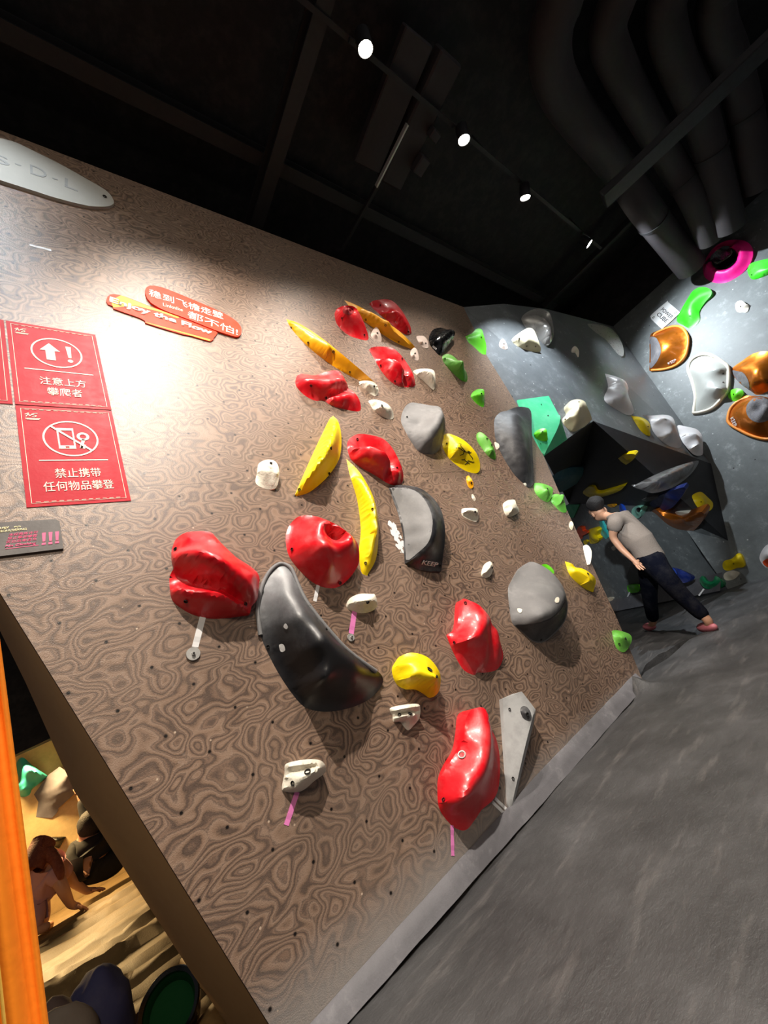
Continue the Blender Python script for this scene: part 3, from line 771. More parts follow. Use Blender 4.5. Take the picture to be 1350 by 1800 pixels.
hold(SA, F8, GRY, '18,920 40,840 85,802:1 150,808:3 220,820:8 280,830:12 305,870:14 318,930:13 318,990:10 300,1050:6 285,1110:3 240,1150 190,1150 140,1135 90,1070 45,990',
     ['130,1105:2 190,1055:10 260,960:18 300,880:20 285,840:16', '110,850:3 70,930:3 100,1040:3 130,1095:2', '120,880:5 200,850:9 255,870:13'], '160,950:7 220,1080:8 270,1050:9', .3,
     '60,900:6', 'grey dished hold with a folded rim, above the scribbled yellow hold', GK, dens=700)
bb = hold(SA, F8, DRK, '650,960 655,910 690,868:2 740,855:4 800,832:8 860,832:10 900,860:10 906,1000:9 912,1150:7 918,1330:3 890,1375:1 860,1360 780,1280 700,1150 660,1050', ['690,880:3 670,960:2 690,1060:2 750,1200:2 860,1345:2', '790,870:11 810,980:15 830,1120:13 855,1280:6'], '', .6,
     '', 'tall black hold at the right edge of the brown wall, beside the teal volume', GK, dens=650)
hold(SA, F8, BLKG, '210,350 240,305 285,293:2 330,305:5 365,305:8 385,325:8 372,370:6 335,420:3 285,482 240,440 212,400', ['222,430:2 255,370:8 300,335:11 360,312:12', '280,478:1 310,420:7 350,370:9 380,335:9'], '', .2, '',
     'small glossy dark fin-shaped hold with a white tag, beside a pointed lime hold', GK)
patch(HOLDS[-1], F8, TAPEW, '236,412c 262,434c 256,446c 230,424c', 'tag', .003, 'white tag', dens=16)
vol = hold(SA, F7, VOLG, '1048,282:3c 1135,248:8c 1198,330:10c 1192,380:8c 1090,800:0c 1072,770:1c', ['1190,345:10 1150,500:8 1085,785:1', '1048,282:3 1190,345:10'], '', .0, '1078,330:6 1094,645:6', 'long pointed grey wedge volume standing on its tip at the foot of the brown wall', GK, name='climbing_volume', sm=0)
o = vol
p, nn = surf_hit(vol, F7[0] + 1150 * F7[2], F7[1] + 345 * F7[2])
SV = Surf(p, (1, 0, 0), nn)
hold(SV, F7, DRK, '1127,330 1140,314 1160,320:1 1176,345:2 1172,375:1 1155,380 1138,365', [], '1150,345:3', .6, '1158,350', 'small dark grey knob bolted onto the long grey wedge', GK, dens=80)
# --- white footholds
W_ = lambda fr, ol, ln, bo, lab, pts='', mm=WHT: hold(SA, fr, mm, ol, ln, pts, .12, bo, lab, GW, dens=260, smooth=32, sm=1)
W_((0, 0, 1), '452,830 455,815 470,808:2 485,812:5 491,830:5 486,856:2 470,860 450,850', ['455,828:3 470,822:5 488,832:6', '460,815:2 474,818:6 480,850:3', '470,830:5 468,852:1'], '476,815', 'knobbly white foothold left of the yellow half-moon')
W_(F4, '512,575 560,570:3 600,580:5 622,610:4 625,640:2 605,662 580,650 550,630 515,600', ['515,588:2 560,580:5 618,600:5', '540,615:2 575,600:5 620,620:4', '520,595:1 565,592:2 612,612:3'], '598,605', 'white fluted foothold at the lower tip of the longest amber blade')
W_(F4, '568,690 620,685:3 680,710:6 710,750:4 715,790:1 690,800 640,780 600,750 580,720', ['575,700:2 625,695:6 690,735:6', '600,735:2 645,735:6 690,770:3'], '645,720', 'white fluted foothold with a brown shaded flank, above the dished grey hold')
W_(F6, '625,205 640,198:2 690,198:4 703,215:4 702,255:1 680,260 630,235', ['630,215:3 665,212:5 700,222:5', '632,222:1 665,222:3 698,232:3'], '688,215', 'white stepped foothold directly left of a white cube-like one')
W_(F6, '820,185 840,162:2 875,158:4 885,180:5 897,215:3 850,240 830,225', ['825,190:3 850,180:6 880,178:6', '848,235:2 862,200:7 890,205:5'], '', 'white cube-like foothold with a dark shadow below it')
W_(F6, '718,515 735,470:2 755,450:3 770,460:4 773,490:3 760,520:1 735,528', ['725,512:2 745,490:5 765,465:5'], '768,480', 'white pointed foothold left of the big grey bulge')
W_(F6, '78,655 95,625 140,605:3 195,605:5 215,610:6 225,660:4 200,685:1 150,697 90,680', ['85,650:3 140,640:7 180,635:8 220,640:6', '100,630:3 150,622:6 205,618:7'], '178,642:8', 'white foothold above the pink tape with a steel washer')
W_(F7, '533,325 600,308:4 660,305:6 672,325:6 667,370:3 640,405:1 615,425 590,400 580,387 548,385 545,360', ['536,340:4 600,325:7 668,315:7', '545,356:2 600,345:3 660,338:4', '548,372:3 600,360:6 650,350:6'], '577,357 625,353:9', 'stepped white foothold below the chunky yellow hold')
W_(F7, '40,685 60,620:2 75,575:4 150,558:6 215,562:7 240,590:6 236,620:4 190,655:2 150,690 110,708 50,705', ['60,640:3 130,640:8 200,600:9 235,600:6', '75,590:5 150,580:8 215,575:8', '70,610:3 130,600:5 190,590:6', '50,690:2 110,690:5 160,660:5'], '158,617:10 92,665', 'lowest white foothold, fluted, with a plain pink tape strip below')
W_(F4, '580,300 600,260:1 620,258:3 640,300:2 640,340 600,325', [], '618,290', 'tiny pale foothold tucked beneath the amber blade', '612,292:4', PNK)
W_(F4, '850,310 890,305:2 915,330:3 920,375:1 890,372 865,345', [], '905,350', 'pale foothold at the left of the glossy dark fin', '888,335:4', PNK)
W_(F4, '815,400 835,375:2 855,390:3 865,440:1 850,450 820,430', [], '842,410', 'tiny pale foothold at the lower end of the amber blade', '838,412:4', PNK)
sh = W_(F4, '830,515 880,500:4 945,505:7 962,540:7 960,610:2 945,622 900,580 860,545', ['838,518:2 885,520:6 930,545:8 955,595:4'], '', 'pale shell-shaped hold right of a two-lobed red hold', '', WHT)
hold(SA, F8, WHT, '652,1070 680,1080:1 685,1105:1 665,1118', [], '668,1092:2', .5, '', 'tiny white foothold at the left rim of the tall black hold', GW, dens=50)
hold(SA, F8, WHT, '845,1345 870,1338:1 893,1348:2 890,1370 865,1368', [], '868,1352:2', .5, '', 'tiny white oval at the foot of the tall black hold', GW, dens=50)
hold(SA, F8, WHT, '498,1425 510,1425 525,1455 515,1468 500,1450', [], '510,1445:1.5', .5, '', 'tiny chalky screw-on chip below the amber foothold', GW, dens=50)
hold(SA, (0, 0, 1), WHT, '1025,962 1033,958:2 1040,970:3 1037,992:2 1030,985', [], '1033,975:4', .5, '', 'white rounded hold peeking over the right edge of the brown wall', GW, dens=70)
hold(SA, (0, 0, 1), CRM, '1000,925 1004,916:1 1008,922:2 1005,932', [], '1004,924:2', .5, '', 'tiny cream chip on the right edge of the brown wall', GW, dens=40)
# --- green on the plywood
hold(SA, F8, LIM, '455,352c 500,330:2 530,302:5 565,305:7 580,345:7 597,415:3 595,475:0c 565,470 510,420 475,390', ['465,358:2 520,350:5 570,340:8', ], '', .3, '562,358:8', 'pointed lime hold highest among the green ones', GG)
hold(SA, F8, GRN, '300,485 345,472:3 390,500:7 440,560:8 468,610:4 463,660:0 420,645 360,590 310,530', ['305,500:2 350,500:6 400,555:9 450,630:4'], '', .3, '318,505', 'leaf-green almond hold below the glossy dark fin', GG)
hold(SA, F8, LIM, '492,755 520,718:2 565,708:5 583,725:6 583,800:2 575,832 540,815 505,780', ['500,755:2 545,745:6 580,745:7'], '', .3, '563,742:8', 'small lime hold, middle one of the column of green holds', GG)
hold(SA, F8, GRN, '530,1020 555,1000:2 600,1030:6 640,1090:6 660,1150:3 655,1188 610,1165 560,1100 535,1060', ['540,1030:3 580,1060:7 640,1150:5'], '', .3, '602,1047 632,1090', 'leaf-green hold left of the tall black hold', GG)
hold(SA, F8, GRN, '920,1350 980,1350:4 1040,1375:7 1050,1400:6 1030,1460:2 1000,1475 950,1440 925,1400', ['990,1360:6 985,1400:8 1010,1450:4'], '', .3, '1010,1387:8', 'green hold under the foot of the tall black hold', GG)
hold(SA, F8, GRN, '1030,1435 1080,1420:4 1120,1450:6 1135,1500:4 1140,1543:1 1100,1540 1060,1500 1035,1470', [ell(1085, 1460, 30, 28, 7, 0)], '', .4, '', 'green rounded hold on the very edge of the brown wall', GG)
hold(SA, (0, 0, 1), GRN, '1076,1112 1085,1108:3 1107,1115:6 1110,1128:5 1098,1146:1 1083,1138', ['1080,1118:3 1095,1120:7 1106,1130:5'], '', .3, '1099,1123:9 1088,1132', 'lone green hold at the lower right corner of the brown wall', GG)
hold(SA, F6, LIM, '1005,470 1030,465:1 1060,490:3 1062,510:2 1040,505', [], '1040,487:3', .5, '', 'lime hold peeking out from behind the big grey bulge', GG, dens=70)

# --- holds on the grey bay
hold(fa(F8, 995, 953), F8, TEA, '800,785:0c 1020,755:4c 1100,905:12c 1145,1050:1c 990,1162:0c 915,1060:0', ['1020,755:4 1100,905:13 988,1160:1'], '', .0, '970,815:5 1015,890:6 965,1080:4', 'flat-faced teal triangular volume on the corner of the grey bay', GB, name='climbing_volume', sm=0)
tv = HOLDS[-1]
p, nn = surf_hit(tv, F8[0] + 965 * F8[2], F8[1] + 1020 * F8[2]); ST = Surf(p, (1, 0, 0), nn)
hold(ST, F8, LIM, '920,1010 960,980:4 1003,980:7 1012,1030:5 1010,1060:1 970,1060 930,1040', ['925,1015:2 965,1010:7 1005,1000:8'], '', .3, '978,1000', 'small lime hold bolted onto the teal volume', GB, dens=90)
hold(fa(F8, 951, 275), F8, SIL, '835,230 870,190:3 930,165:8 990,170:12 1030,200:14 1050,280:12 1052,350:8 1020,410:3 970,390 930,340 880,310 850,270', ['880,215:7 960,215:15 1010,280:17 1010,390:6', '850,255:4 930,290:12 965,380:6'], '', .4, '', 'shiny grey two-faced hold at the top of the bay, behind a cream one', GB)
hold(fa(F8, 882, 384), F8, CRM, '770,375 820,330:4 880,295:9 920,310:11 950,380:10 968,440:4 950,460 880,448 800,415', ['790,375:4 870,350:11 940,390:10 960,440:4'], '870,400:9', .4, '820,368:9 870,418 930,420', 'cream triangular hold in front of the shiny grey one', GB)
hold(fa(F8, 712, 406), F8, PNK, '685,420 690,385:1 708,368:2 730,390:3 742,432:1 715,440', [], '712,405:4', .3, '716,404', 'tiny pale foothold left of the cream triangular hold', GB, dens=70)
hold(fa(F8, 1202, 452), F8, WHT, '1175,460 1185,425:2 1205,420:4 1225,450:3 1222,492:1 1200,465', [], '1205,445:4', .3, '', 'tiny white foothold alone in the dark band of the bay', GB, dens=70)
hold(fa(F8, 1206, 884), F8, CRM, '1110,920 1150,870:4 1145,830:6 1160,795:9 1210,778:13 1260,790:15 1280,825:14 1312,905:6 1300,930:2 1230,990 1180,1005 1130,970', ['1130,925:7 1180,880:13 1190,830:15 1240,800:17', '1240,820:17 1235,900:14 1190,985:6'], '', .3, '1225,798 1133,915', 'cream peanut-shaped hold on the point of the overhang', GB)
hold(fa(F9, 275, 754), F9, SIL, '125,655 200,658:3 280,680:6 330,730:8 365,800:7 372,860:3 350,870:1 300,820 250,760 180,710', ['140,665:3 220,705:8 270,770:8 345,855:4'], '', .3, '', 'greyish crescent hold at the top right of the bay', GB)
hold(fa(F9, 346, 1127), F9, PEA, '245,990c 320,1010:6 380,1040:11 403,1085:12 402,1130:10 440,1240:4 412,1272:1 350,1250 240,1170 265,1080', ['250,1165:2 310,1165:8 375,1125:13 400,1100:13', '255,1000:2 330,1060:11 390,1110:14'], '', .3, '', 'white wave-shaped hold with a pinkish underside, above the small yellow one', GB)
hold(fa(F9, 503, 1347), F9, YEL, '420,1275c 500,1290:4 548,1330:6 552,1410:2c 520,1405 480,1370', ['425,1280:2 500,1320:6 540,1400:3'], '', .2, '535,1350', 'small yellow pointed hold on the lip of the overhang', GB, dens=110)
hold(fa(F9, 648, 1368), F9, PEA, '495,1270c 560,1275:4 640,1268:11 700,1285:15 725,1340:15 740,1400:11 765,1470:4 740,1495 680,1480 620,1440 570,1380 545,1310', ['560,1300:6 640,1300:15 700,1330:18 735,1390:13', '640,1440:5 690,1400:13 725,1380:14'], '620,1370:14', .5, '', 'large white bulbous hold on the lip, next to the yellow one', GB)
hold(fa(F9, 837, 1443), F9, PEA, '735,1345 800,1350:8 870,1370:14 905,1420:14 908,1500:8 905,1540:3 850,1540 800,1490 760,1430', ['780,1380:9 860,1400:17 900,1440:15', '830,1500:6 870,1470:13 900,1460:12'], '', .5, '', 'white bulbous hold at the far end of the lip', GB)
# --- holds on the slab
pd = hold(SCW, F9, PIN, '910,290 920,230 970,150:4 1050,95:8 1150,82:9 1225,110:8 1248,180:5 1220,260:2 1150,330 1060,375 980,372 925,340', [ell(1053, 210, 102, 82, 12, -28), ell(1055, 212, 90, 70, 4, -28)], '1055,212:2', .4, '', 'magenta ring-shaped hold with a dark round recess', GC, dens=700)
patch(pd, F9, BLKG, ' '.join('%.0f,%.0f' % (1053 + 96 * math.cos(a) * .88 + 74 * math.sin(a) * .47, 209 - 96 * math.cos(a) * .47 + 74 * math.sin(a) * .88) for a in np.linspace(0, 2 * math.pi, 14, endpoint=False)), 'recess', .012, 'dark round recess')
hold(SCW, F9, BGR, '1210,290 1225,250:3 1270,230:7 1350,212:9 1430,215:8 1440,280:3 1380,310 1290,345 1235,348', ['1215,300:2 1300,285:8 1420,250:9', '1240,340:2 1330,305:6 1420,270:7'], '', .3, '1240,320', 'bright green pointed hold cut by the right picture edge', GC)
hold(SCW, F9, BGR, '730,630 760,560 800,490:2 840,430:5 900,402:8 960,420:8 965,455:6 920,510:3 885,570:2 885,630:1 830,685 780,665', ['745,625:2 800,540:9 860,470:10 955,435:8', '800,660:2 830,590:8 830,520:10'], '', .3, '820,600', 'bright green leaf-shaped hold right of the square white sign', GC)
hold(SCW, F9, WHT, '1128,525 1145,500:2 1175,498:4 1205,520:5 1222,525:2 1210,570:1 1180,575 1140,570', ['1145,520:4 1185,525:7 1205,540:3'], '', .2, '1165,535', 'small white faceted foothold high on the slab', GC, dens=90)
o1 = hold(SCW, F9, ORG, '545,960 548,850 550,735 600,700 700,662:2 770,672:4 810,730:5 812,800:4 790,880:3 730,940:1 650,968 555,974', ['570,728:2 690,685:4 760,700:6 785,760:6 780,850:4 720,920:3 610,955:2', '548,745:4 600,765:14 628,830:17 600,905:12 550,960:3'], '690,800:15', .4, '570,722', 'copper hold with an orange rim, just below the square white sign', GC, dens=700)
patch(o1, F9, TXT, '550,750 575,742 600,758 626,830 602,900 552,952 546,850', 'grip_pad', .004, 'gritty grey grip pad')
rim(o1, SCW, F9, ORR, '572,735:2.5 600,710:2.5 700,672:3.5 765,680:5 803,735:6 805,800:5.5 785,875:4 728,932:2.5 650,960:1.5 560,968:1.5', .022, 'rim', label='glossy orange rim')
wf = hold(SCW, F9, GLS, '795,960 820,890:1 900,848:3 980,860:4 1050,905:5 1090,950:5 1090,1080:4 1050,1160:2 970,1240:1 850,1272 835,1240 845,1150 825,1050', ['820,950:3 900,1010:12 920,1090:12 870,1230:2', '900,985:12 1000,960:17 1065,985:7', '920,1095:13 1020,1090:17 1060,1110:7'], '', .1, '1045,990 1045,1050', 'big milky grey faceted hold framed by a white rim', GC, dens=700, sm=0)
rim(wf, SCW, F9, WHT, '808,960:1.5 832,898:2 902,862:3.5 978,873:4.5 1045,915:5.5 1078,955:5.5 1077,1075:4.5 1040,1150:3 965,1227:2 858,1257:1 848,1235:1 858,1150:1.5 838,1050:1.5', .024, 'rim', True, 'thick white rim')
o2 = hold(SCW, F9, ORG, '1100,970 1180,900:2 1250,855:6 1330,840:10 1400,860:10 1410,1000:6 1400,1080:3 1350,1110 1280,1135 1230,1105 1160,1055', ['1110,972:2 1185,985:10 1225,1050:12 1225,1115:5'], '1310,960:17 1330,1040:14', .5, '1260,1050 1345,1050', 'copper hold with a grey pad, right of the white-rimmed hold', GC, dens=600)
patch(o2, F9, TXT, '1105,975 1150,975 1190,990 1222,1050 1218,1112 1160,1055', 'grip_pad', .005, 'gritty grey grip pad')
hold(SCW, F9, LIM, '1078,1140 1095,1105:2 1140,1090:5 1180,1105:6 1178,1140:3 1130,1178 1095,1165', [], '1130,1135:7', .4, '1118,1130', 'round lime hold beneath the white-rimmed hold', GC, dens=100)
o3 = hold(SCW, F9, ORG, '1065,1300 1090,1220 1150,1165 1220,1140:3 1400,1170:6 1420,1300:5 1400,1430:2 1330,1445 1230,1420 1130,1370 1080,1335', [ell(1295, 1237, 100, 92, 16, 0)], '1295,1237:16 1140,1260:9', .5, '', 'lowest copper hold with a round grey pad and an orange rim', GC, dens=650)
patch(o3, F9, TXT, ' '.join('%.0f,%.0f' % (1295 + 92 * math.cos(a), 1237 + 84 * math.sin(a)) for a in np.linspace(0, 2 * math.pi, 12, endpoint=False)), 'grip_pad', .006, 'gritty grey round pad')
rim(o3, SCW, F9, ORR, '1225,1150:3 1155,1175:1.5 1098,1225:1.2 1078,1295:1.2 1090,1330:1.2 1135,1362:1.2 1232,1410:1.2 1330,1434:1.2 1400,1420:2.5', .02, 'rim', label='glossy orange rim')
for oo, tx, p0, p1, pt in [(o3, 'KEEP', (1100, 1295), (1125, 1355), (1122, 1285)), (o1, 'KEEP', (678, 932), (732, 905), (672, 915))]:
    a_, n_ = surf_hit(oo, F9[0] + p0[0] * F9[2], F9[1] + p0[1] * F9[2]); b_, _n = surf_hit(oo, F9[0] + p1[0] * F9[2], F9[1] + p1[1] * F9[2]); c_, _n = surf_hit(oo, F9[0] + pt[0] * F9[2], F9[1] + pt[1] * F9[2])
    if a_ and b_ and c_:
        e1 = (b_ - a_); e2 = (c_ - a_); e2 = e2 - e1.normalized() * e2.dot(e1.normalized())
        text_mesh(tx, TAPEW, 'lettering', a_ + n_ * .012, e1, e2, e1.length, e2.length, .02, .003, oo)
hold(SCW, F3, YEL, '1110,940 1120,918:2 1160,905:4 1185,882:7 1205,880:8 1225,930:5 1220,950:2 1190,955 1150,968 1120,965', ['1120,935:5 1165,925:9 1200,900:10'], '', .4, '1168,932', 'yellow bone-shaped hold low on the slab', GC, dens=120)
hold(SCW, F3, WHT, '1115,1000 1125,980:2 1160,968:4 1192,975:5 1195,990:3 1170,1015 1130,1020', [], '1155,995:5', .3, '', 'white round disc hold below the yellow bone-shaped one', GC, dens=90)
hh = hold(SCW, F3, PEA, '1305,900 1320,860:4 1350,830:9 1400,825:10 1420,900:6 1400,950:1 1350,958 1320,935', [], '1355,885:13', .5, '', 'pale dome with an orange underside at the right picture edge', GC, dens=120)
patch(hh, F3, ROR, '1322,925 1350,905 1385,900 1395,940 1352,952', 'underside', .004, 'orange underside')
# --- holds under the overhang
hold(fu(F10, 536, 207), F10, YEL, '476,215 490,195 545,165:4 615,162:6 610,195:4 560,235 510,252 485,240', [], '545,207:7', .4, '', 'olive yellow almond hold highest under the overhang', GU, dens=120)
hold(fu(F10, 144, 333), F10, DTE, '5,325 100,270 200,258:5 330,255:6c 260,330:5 170,390:4 60,445 30,390', ['40,370:5 170,320:10 320,262:5'], '', .3, '', 'large dark slate-teal leaf hold under the overhang', GU)
hold(fu(F10, 361, 437), F10, YEL, '232,440 270,405:3 310,408:5 345,442:4 450,422:5 545,395:6c 500,435:4 400,472:3 310,484 245,467', ['250,445:5 330,458:8 430,445:8 530,402:5'], '', .3, '', 'amber banana hold directly above the person', GU, dens=150)
hold(fu(F10, 830, 347), F10, SMO, '592,390 640,380:3 760,320:6 900,260:8 1060,212:8 1088,225:5 1040,300:5 960,370:4 870,420:3 750,450 680,430 620,410', ['630,395:5 760,345:13 900,290:15 1050,225:10', '660,415:5 780,385:12 930,330:12 1040,270:8'], '', .3, '', 'long smoky grey canoe-shaped hold under the overhang', GU, dens=600)
hold(fu(F10, 849, 504), F10, NAV, '720,545 740,510 800,470:4 960,410:7 990,430:6 930,520:5 870,570:3 780,580', [], '860,495:9', .4, '', 'dark blue hold below the smoky canoe-shaped hold', GU, dens=150)
hold(fu(F10, 721, 496), F10, GRY, '660,505 690,492:2 785,475:4 770,495:3 700,515', [], '725,493:4', .4, '', 'small grey sliver left of the dark blue hold', GU, dens=80)
hold(fu(F10, 1122, 511), F10, YEL, '1040,480 1070,450:2 1110,443:4 1155,480:5 1195,525:5 1185,570:4 1140,588:1 1080,555', [], '1115,515:7', .3, '1105,515', 'amber pill-shaped hold at the right end of the overhang', GU, dens=110)
ob = hold(fu(F10, 909, 661), F10, ORG, '722,640 730,600:3 770,570:6 830,622:8 920,642:10 1030,612:12 1110,590:13 1130,620:11 1100,680:7 1010,765:2 960,772 880,748 790,712 740,682', ['770,580:8 850,640:14 940,655:16 1100,605:15', '760,660:6 870,710:9 990,740:6 1090,650:12'], '', .4, '', 'big copper scoop hold under the overhang, right of the person', GU, dens=600)
rim(ob, fu(F10, 902, 668), F10, ORR, '735,610:4 728,645:1.5 748,680:1.5 795,708:1.5 882,742:1.5 962,765:1.5 1008,758:2.5', .02, 'rim', label='pale orange rim')
hold(fu(F10, 964, 608), F10, WHT, '915,590 960,592:3 1030,602:6 1000,620:6 950,632:4 930,612', [], '', .3, '', 'white sliver of a hold inside the copper scoop', GU, dens=60)
# --- holds on the back wall
hold(SD, F11, TEA, '150,130 230,125:3c 195,205:2c 160,190', [], '185,150:5', .1, '', 'teal volume half hidden between plywood edge and head', GD, name='climbing_volume', dens=80)
hold(SD, F11, ROR, '215,275 228,255:5 245,265:9 250,280:8 280,290:9 260,305:6 245,312:4 250,325 230,328 218,300', [], '240,285:16', .2, '', 'orange-red knobbly hold beside a yellow one, behind the person', GD, dens=120)
hold(SD, F11, YEL, '283,280 300,268:4 325,265:9 340,280:11 335,310:8 348,330:9 335,352:3 295,355 290,320', ['290,285:6 320,290:14 335,280:13', '300,345:3 330,335:12'], '', .3, '', 'yellow spool-shaped hold behind the person', GD, dens=120)
hold(SD, F11, YEL, '255,340 270,335:3 280,345:4 275,360 260,360', [], '268,348:6', .4, '', 'small yellow chip below the orange-red hold', GD, dens=50)
hold(SD, F11, CYA, '350,225c 365,225:4c 385,270:5 402,318:2c 385,328 360,290', [], '372,275:7', .2, '', 'cyan spike-shaped hold below the chin of the person', GD, dens=80)
mh = hold(SD, F11, MNT, '540,165 555,140 585,132:5 605,148:9 600,165:10 590,200:4 560,208 545,190', [ell(585, 152, 15, 14, 12, 0, 8)], '565,175:10', .4, '', 'mint green hold with a black hole behind the person', GD, dens=120)
patch(mh, F11, BLKG, '572,152 582,142 594,145 597,156 588,164 576,162', 'pocket', .01, 'black pocket', dens=30)
hold(SD, F11, AMB, '395,125 440,122:4 445,135:3 420,142', [], '420,132:5', .3, '', 'amber sliver above the back of the person', GD, dens=50)
hold(SD, F11, BLU, '465,120c 480,125:4 505,172:3c 475,168', [], '482,150:6', .2, '', 'pale blue triangular hold above the back of the person', GD, dens=60)
hold(SD, F11, WHT, '420,380 432,370:3 445,375:5 445,392:2 430,397', [], '435,383:6', .3, '', 'white foothold behind the arm of the person', GD, dens=60)
hold(SD, F11, LIM, '512,610c 525,602:3 580,605:6 590,625:4 575,645:1 540,648 520,640', [], '550,625:9', .3, '', 'lime hold with a white strip behind the legs', GD, dens=80)
hold(SD, F11, WHT, '390,690 405,675:2 430,680:4 428,692:1 405,700', [], '412,685:4', .3, '', 'white foothold low on the back wall near the plywood', GD, dens=60)
hold(SCW, F11, NAV, '765,515 785,498:6 830,510:14 890,545:14 880,580:4 830,590 790,560', [], '830,545:14', .4, '', 'dark blue hold near the foot of the walls, right of the legs', GD, dens=100)
patch(HOLDS[-1], F11, BLU, '768,515 788,502 805,515 812,540 795,552 775,535', 'face', .006, 'lit face painted in brighter blue', dens=30)  # brighter blue paints light onto one side of the dark blue hold
hold(SCW, F11, DGR, '945,580 950,555:4 965,548:8 985,575:8 1020,578:10 1035,550:14 1050,552:14 1085,585:9 1078,615:3 1030,625 975,620', ['955,565:6 990,592:12 1025,590:13 1045,560:15'], '', .3, '', 'dark green horned hold near the foot of the slab', GD, dens=140)

# ------------------------------------------------------------------ tape strips, washers, chalk
def strip(p0, p1, wid, m, label, group, fr=(0, 0, 1), surf=SA):
    a = surf.hit(fr[0] + p0[0] * fr[2], fr[1] + p0[1] * fr[2]); b = surf.hit(fr[0] + p1[0] * fr[2], fr[1] + p1[1] * fr[2])
    d = (b - a).normalized(); s = surf.N.cross(d) * wid / 2; N = surf.N; bm = bmesh.new(); rows = []
    for k in range(7):
        q = a.lerp(b, k / 6); z = N * (.0016 + .0012 * math.sin(k * 2.1))
        rows.append([bm.verts.new(q + s + N * .0004), bm.verts.new(q + s + z), bm.verts.new(q - s + z), bm.verts.new(q - s + N * .0004)])
    for A_, B_ in zip(rows, rows[1:]):
        for k in range(4): bm.faces.new((A_[k], A_[(k + 1) % 4], B_[(k + 1) % 4], B_[k]))
    bm.faces.new(rows[0]); bm.faces.new(rows[-1][::-1])
    return tag(bmobj('tape_strip', bm, m, loc=a), label, 'tape', group)
strip((258, 893), (212, 1072), .026, TAPEW, 'white tape strip from the largest red hold to a steel washer', 'white tape strips', F5)
strip((942, 705), (922, 800), .02, TAPEW, 'short white tape strip below the red egg-shaped hold', 'white tape strips', F5)
strip((1158, 862), (1138, 992), .03, TAPEP, 'pink tape strip ending at a steel washer', 'pink tape strips', F5)
strip((110, 706), (60, 858), .021, TAPEP, 'pink tape strip under the lowest white foothold', 'pink tape strips', F7)
strip((816, 858), (820, 998), .018, TAPEP, 'pink tape strip under the tall red hold', 'pink tape strips', F7)
strip((1000, 752), (1055, 805), .016, TAPEW, 'left one of two white tape strips beside the wedge tip', 'white tape strips', F7)
strip((1012, 735), (1064, 785), .016, TAPEW, 'right one of two white tape strips beside the wedge tip', 'white tape strips', F7)
strip((52, 431), (90, 440), .018, TAPEW, 'thin white scrap of tape below the logo board', 'white tape strips')
strip((970, 625), (940, 665), .02, TAPEW, 'white tape strip under the dark green horned hold', 'white tape strips', F11, SCW)
strip((530, 645), (515, 675), .03, TAPEW, 'white tape strip under the lime hold on the back wall', 'white tape strips', F11, SD)
def washer(px, py, r, label):
    c = SA.hit(px, py); bm = bmesh.new()
    bmesh.ops.create_cone(bm, cap_ends=True, segments=32, radius1=r, radius2=r * .96, depth=.006, matrix=Matrix.Translation(c + SA.N * .0055) @ Matrix.Rotation(math.radians(90), 4, 'X'))
    o = tag(bmobj('washer', bm, STE, loc=c, smooth=40), label, 'washer', 'steel washers screwed to the wall')
    bm = bmesh.new()
    bmesh.ops.create_cone(bm, cap_ends=True, segments=6, radius1=r * .3, radius2=r * .28, depth=.012, matrix=Matrix.Translation(c + SA.N * .012) @ Matrix.Rotation(math.radians(90), 4, 'X'))
    bmobj('bolt_head', bm, STE, o)
    bm = bmesh.new()
    bmesh.ops.create_cone(bm, cap_ends=True, segments=10, radius1=r * .15, radius2=r * .15, depth=.004, matrix=Matrix.Translation(c + SA.N * .0185) @ Matrix.Rotation(math.radians(90), 4, 'X'))
    bmobj('bolt_socket', bm, HOLE, o)
washer(F5[0] + 200 * F5[2], F5[1] + 1113 * F5[2], .028, 'larger round steel washer at the end of a white tape strip')
washer(F5[0] + 1134 * F5[2], F5[1] + 1016 * F5[2], .021, 'smaller round steel washer at the end of a pink tape strip')
bm = bmesh.new(); rr = random.Random(3)
for k in range(26):
    t = k / 25; x = 290 + 60 * t + rr.uniform(-18, 18); y = 275 + 130 * t + rr.uniform(-12, 12)
    c = SA.hit(F6[0] + x * F6[2], F6[1] + y * F6[2]); r = rr.uniform(.006, .022); n = 9; z = .0008 + k * .00004
    bm.faces.new([bm.verts.new(c + SA.N * z + Vector((math.cos(a), 0, 1.5 * math.sin(a))) * r * rr.uniform(.6, 1.1)) for a in np.linspace(0, 2 * math.pi, n, endpoint=False)])
o = bmobj('chalk_smear', bm, TAPEW, loc=SA.hit(700, 945)); tag(o, 'white chalk smear on the plywood left of the half-moon black hold', 'chalk mark')

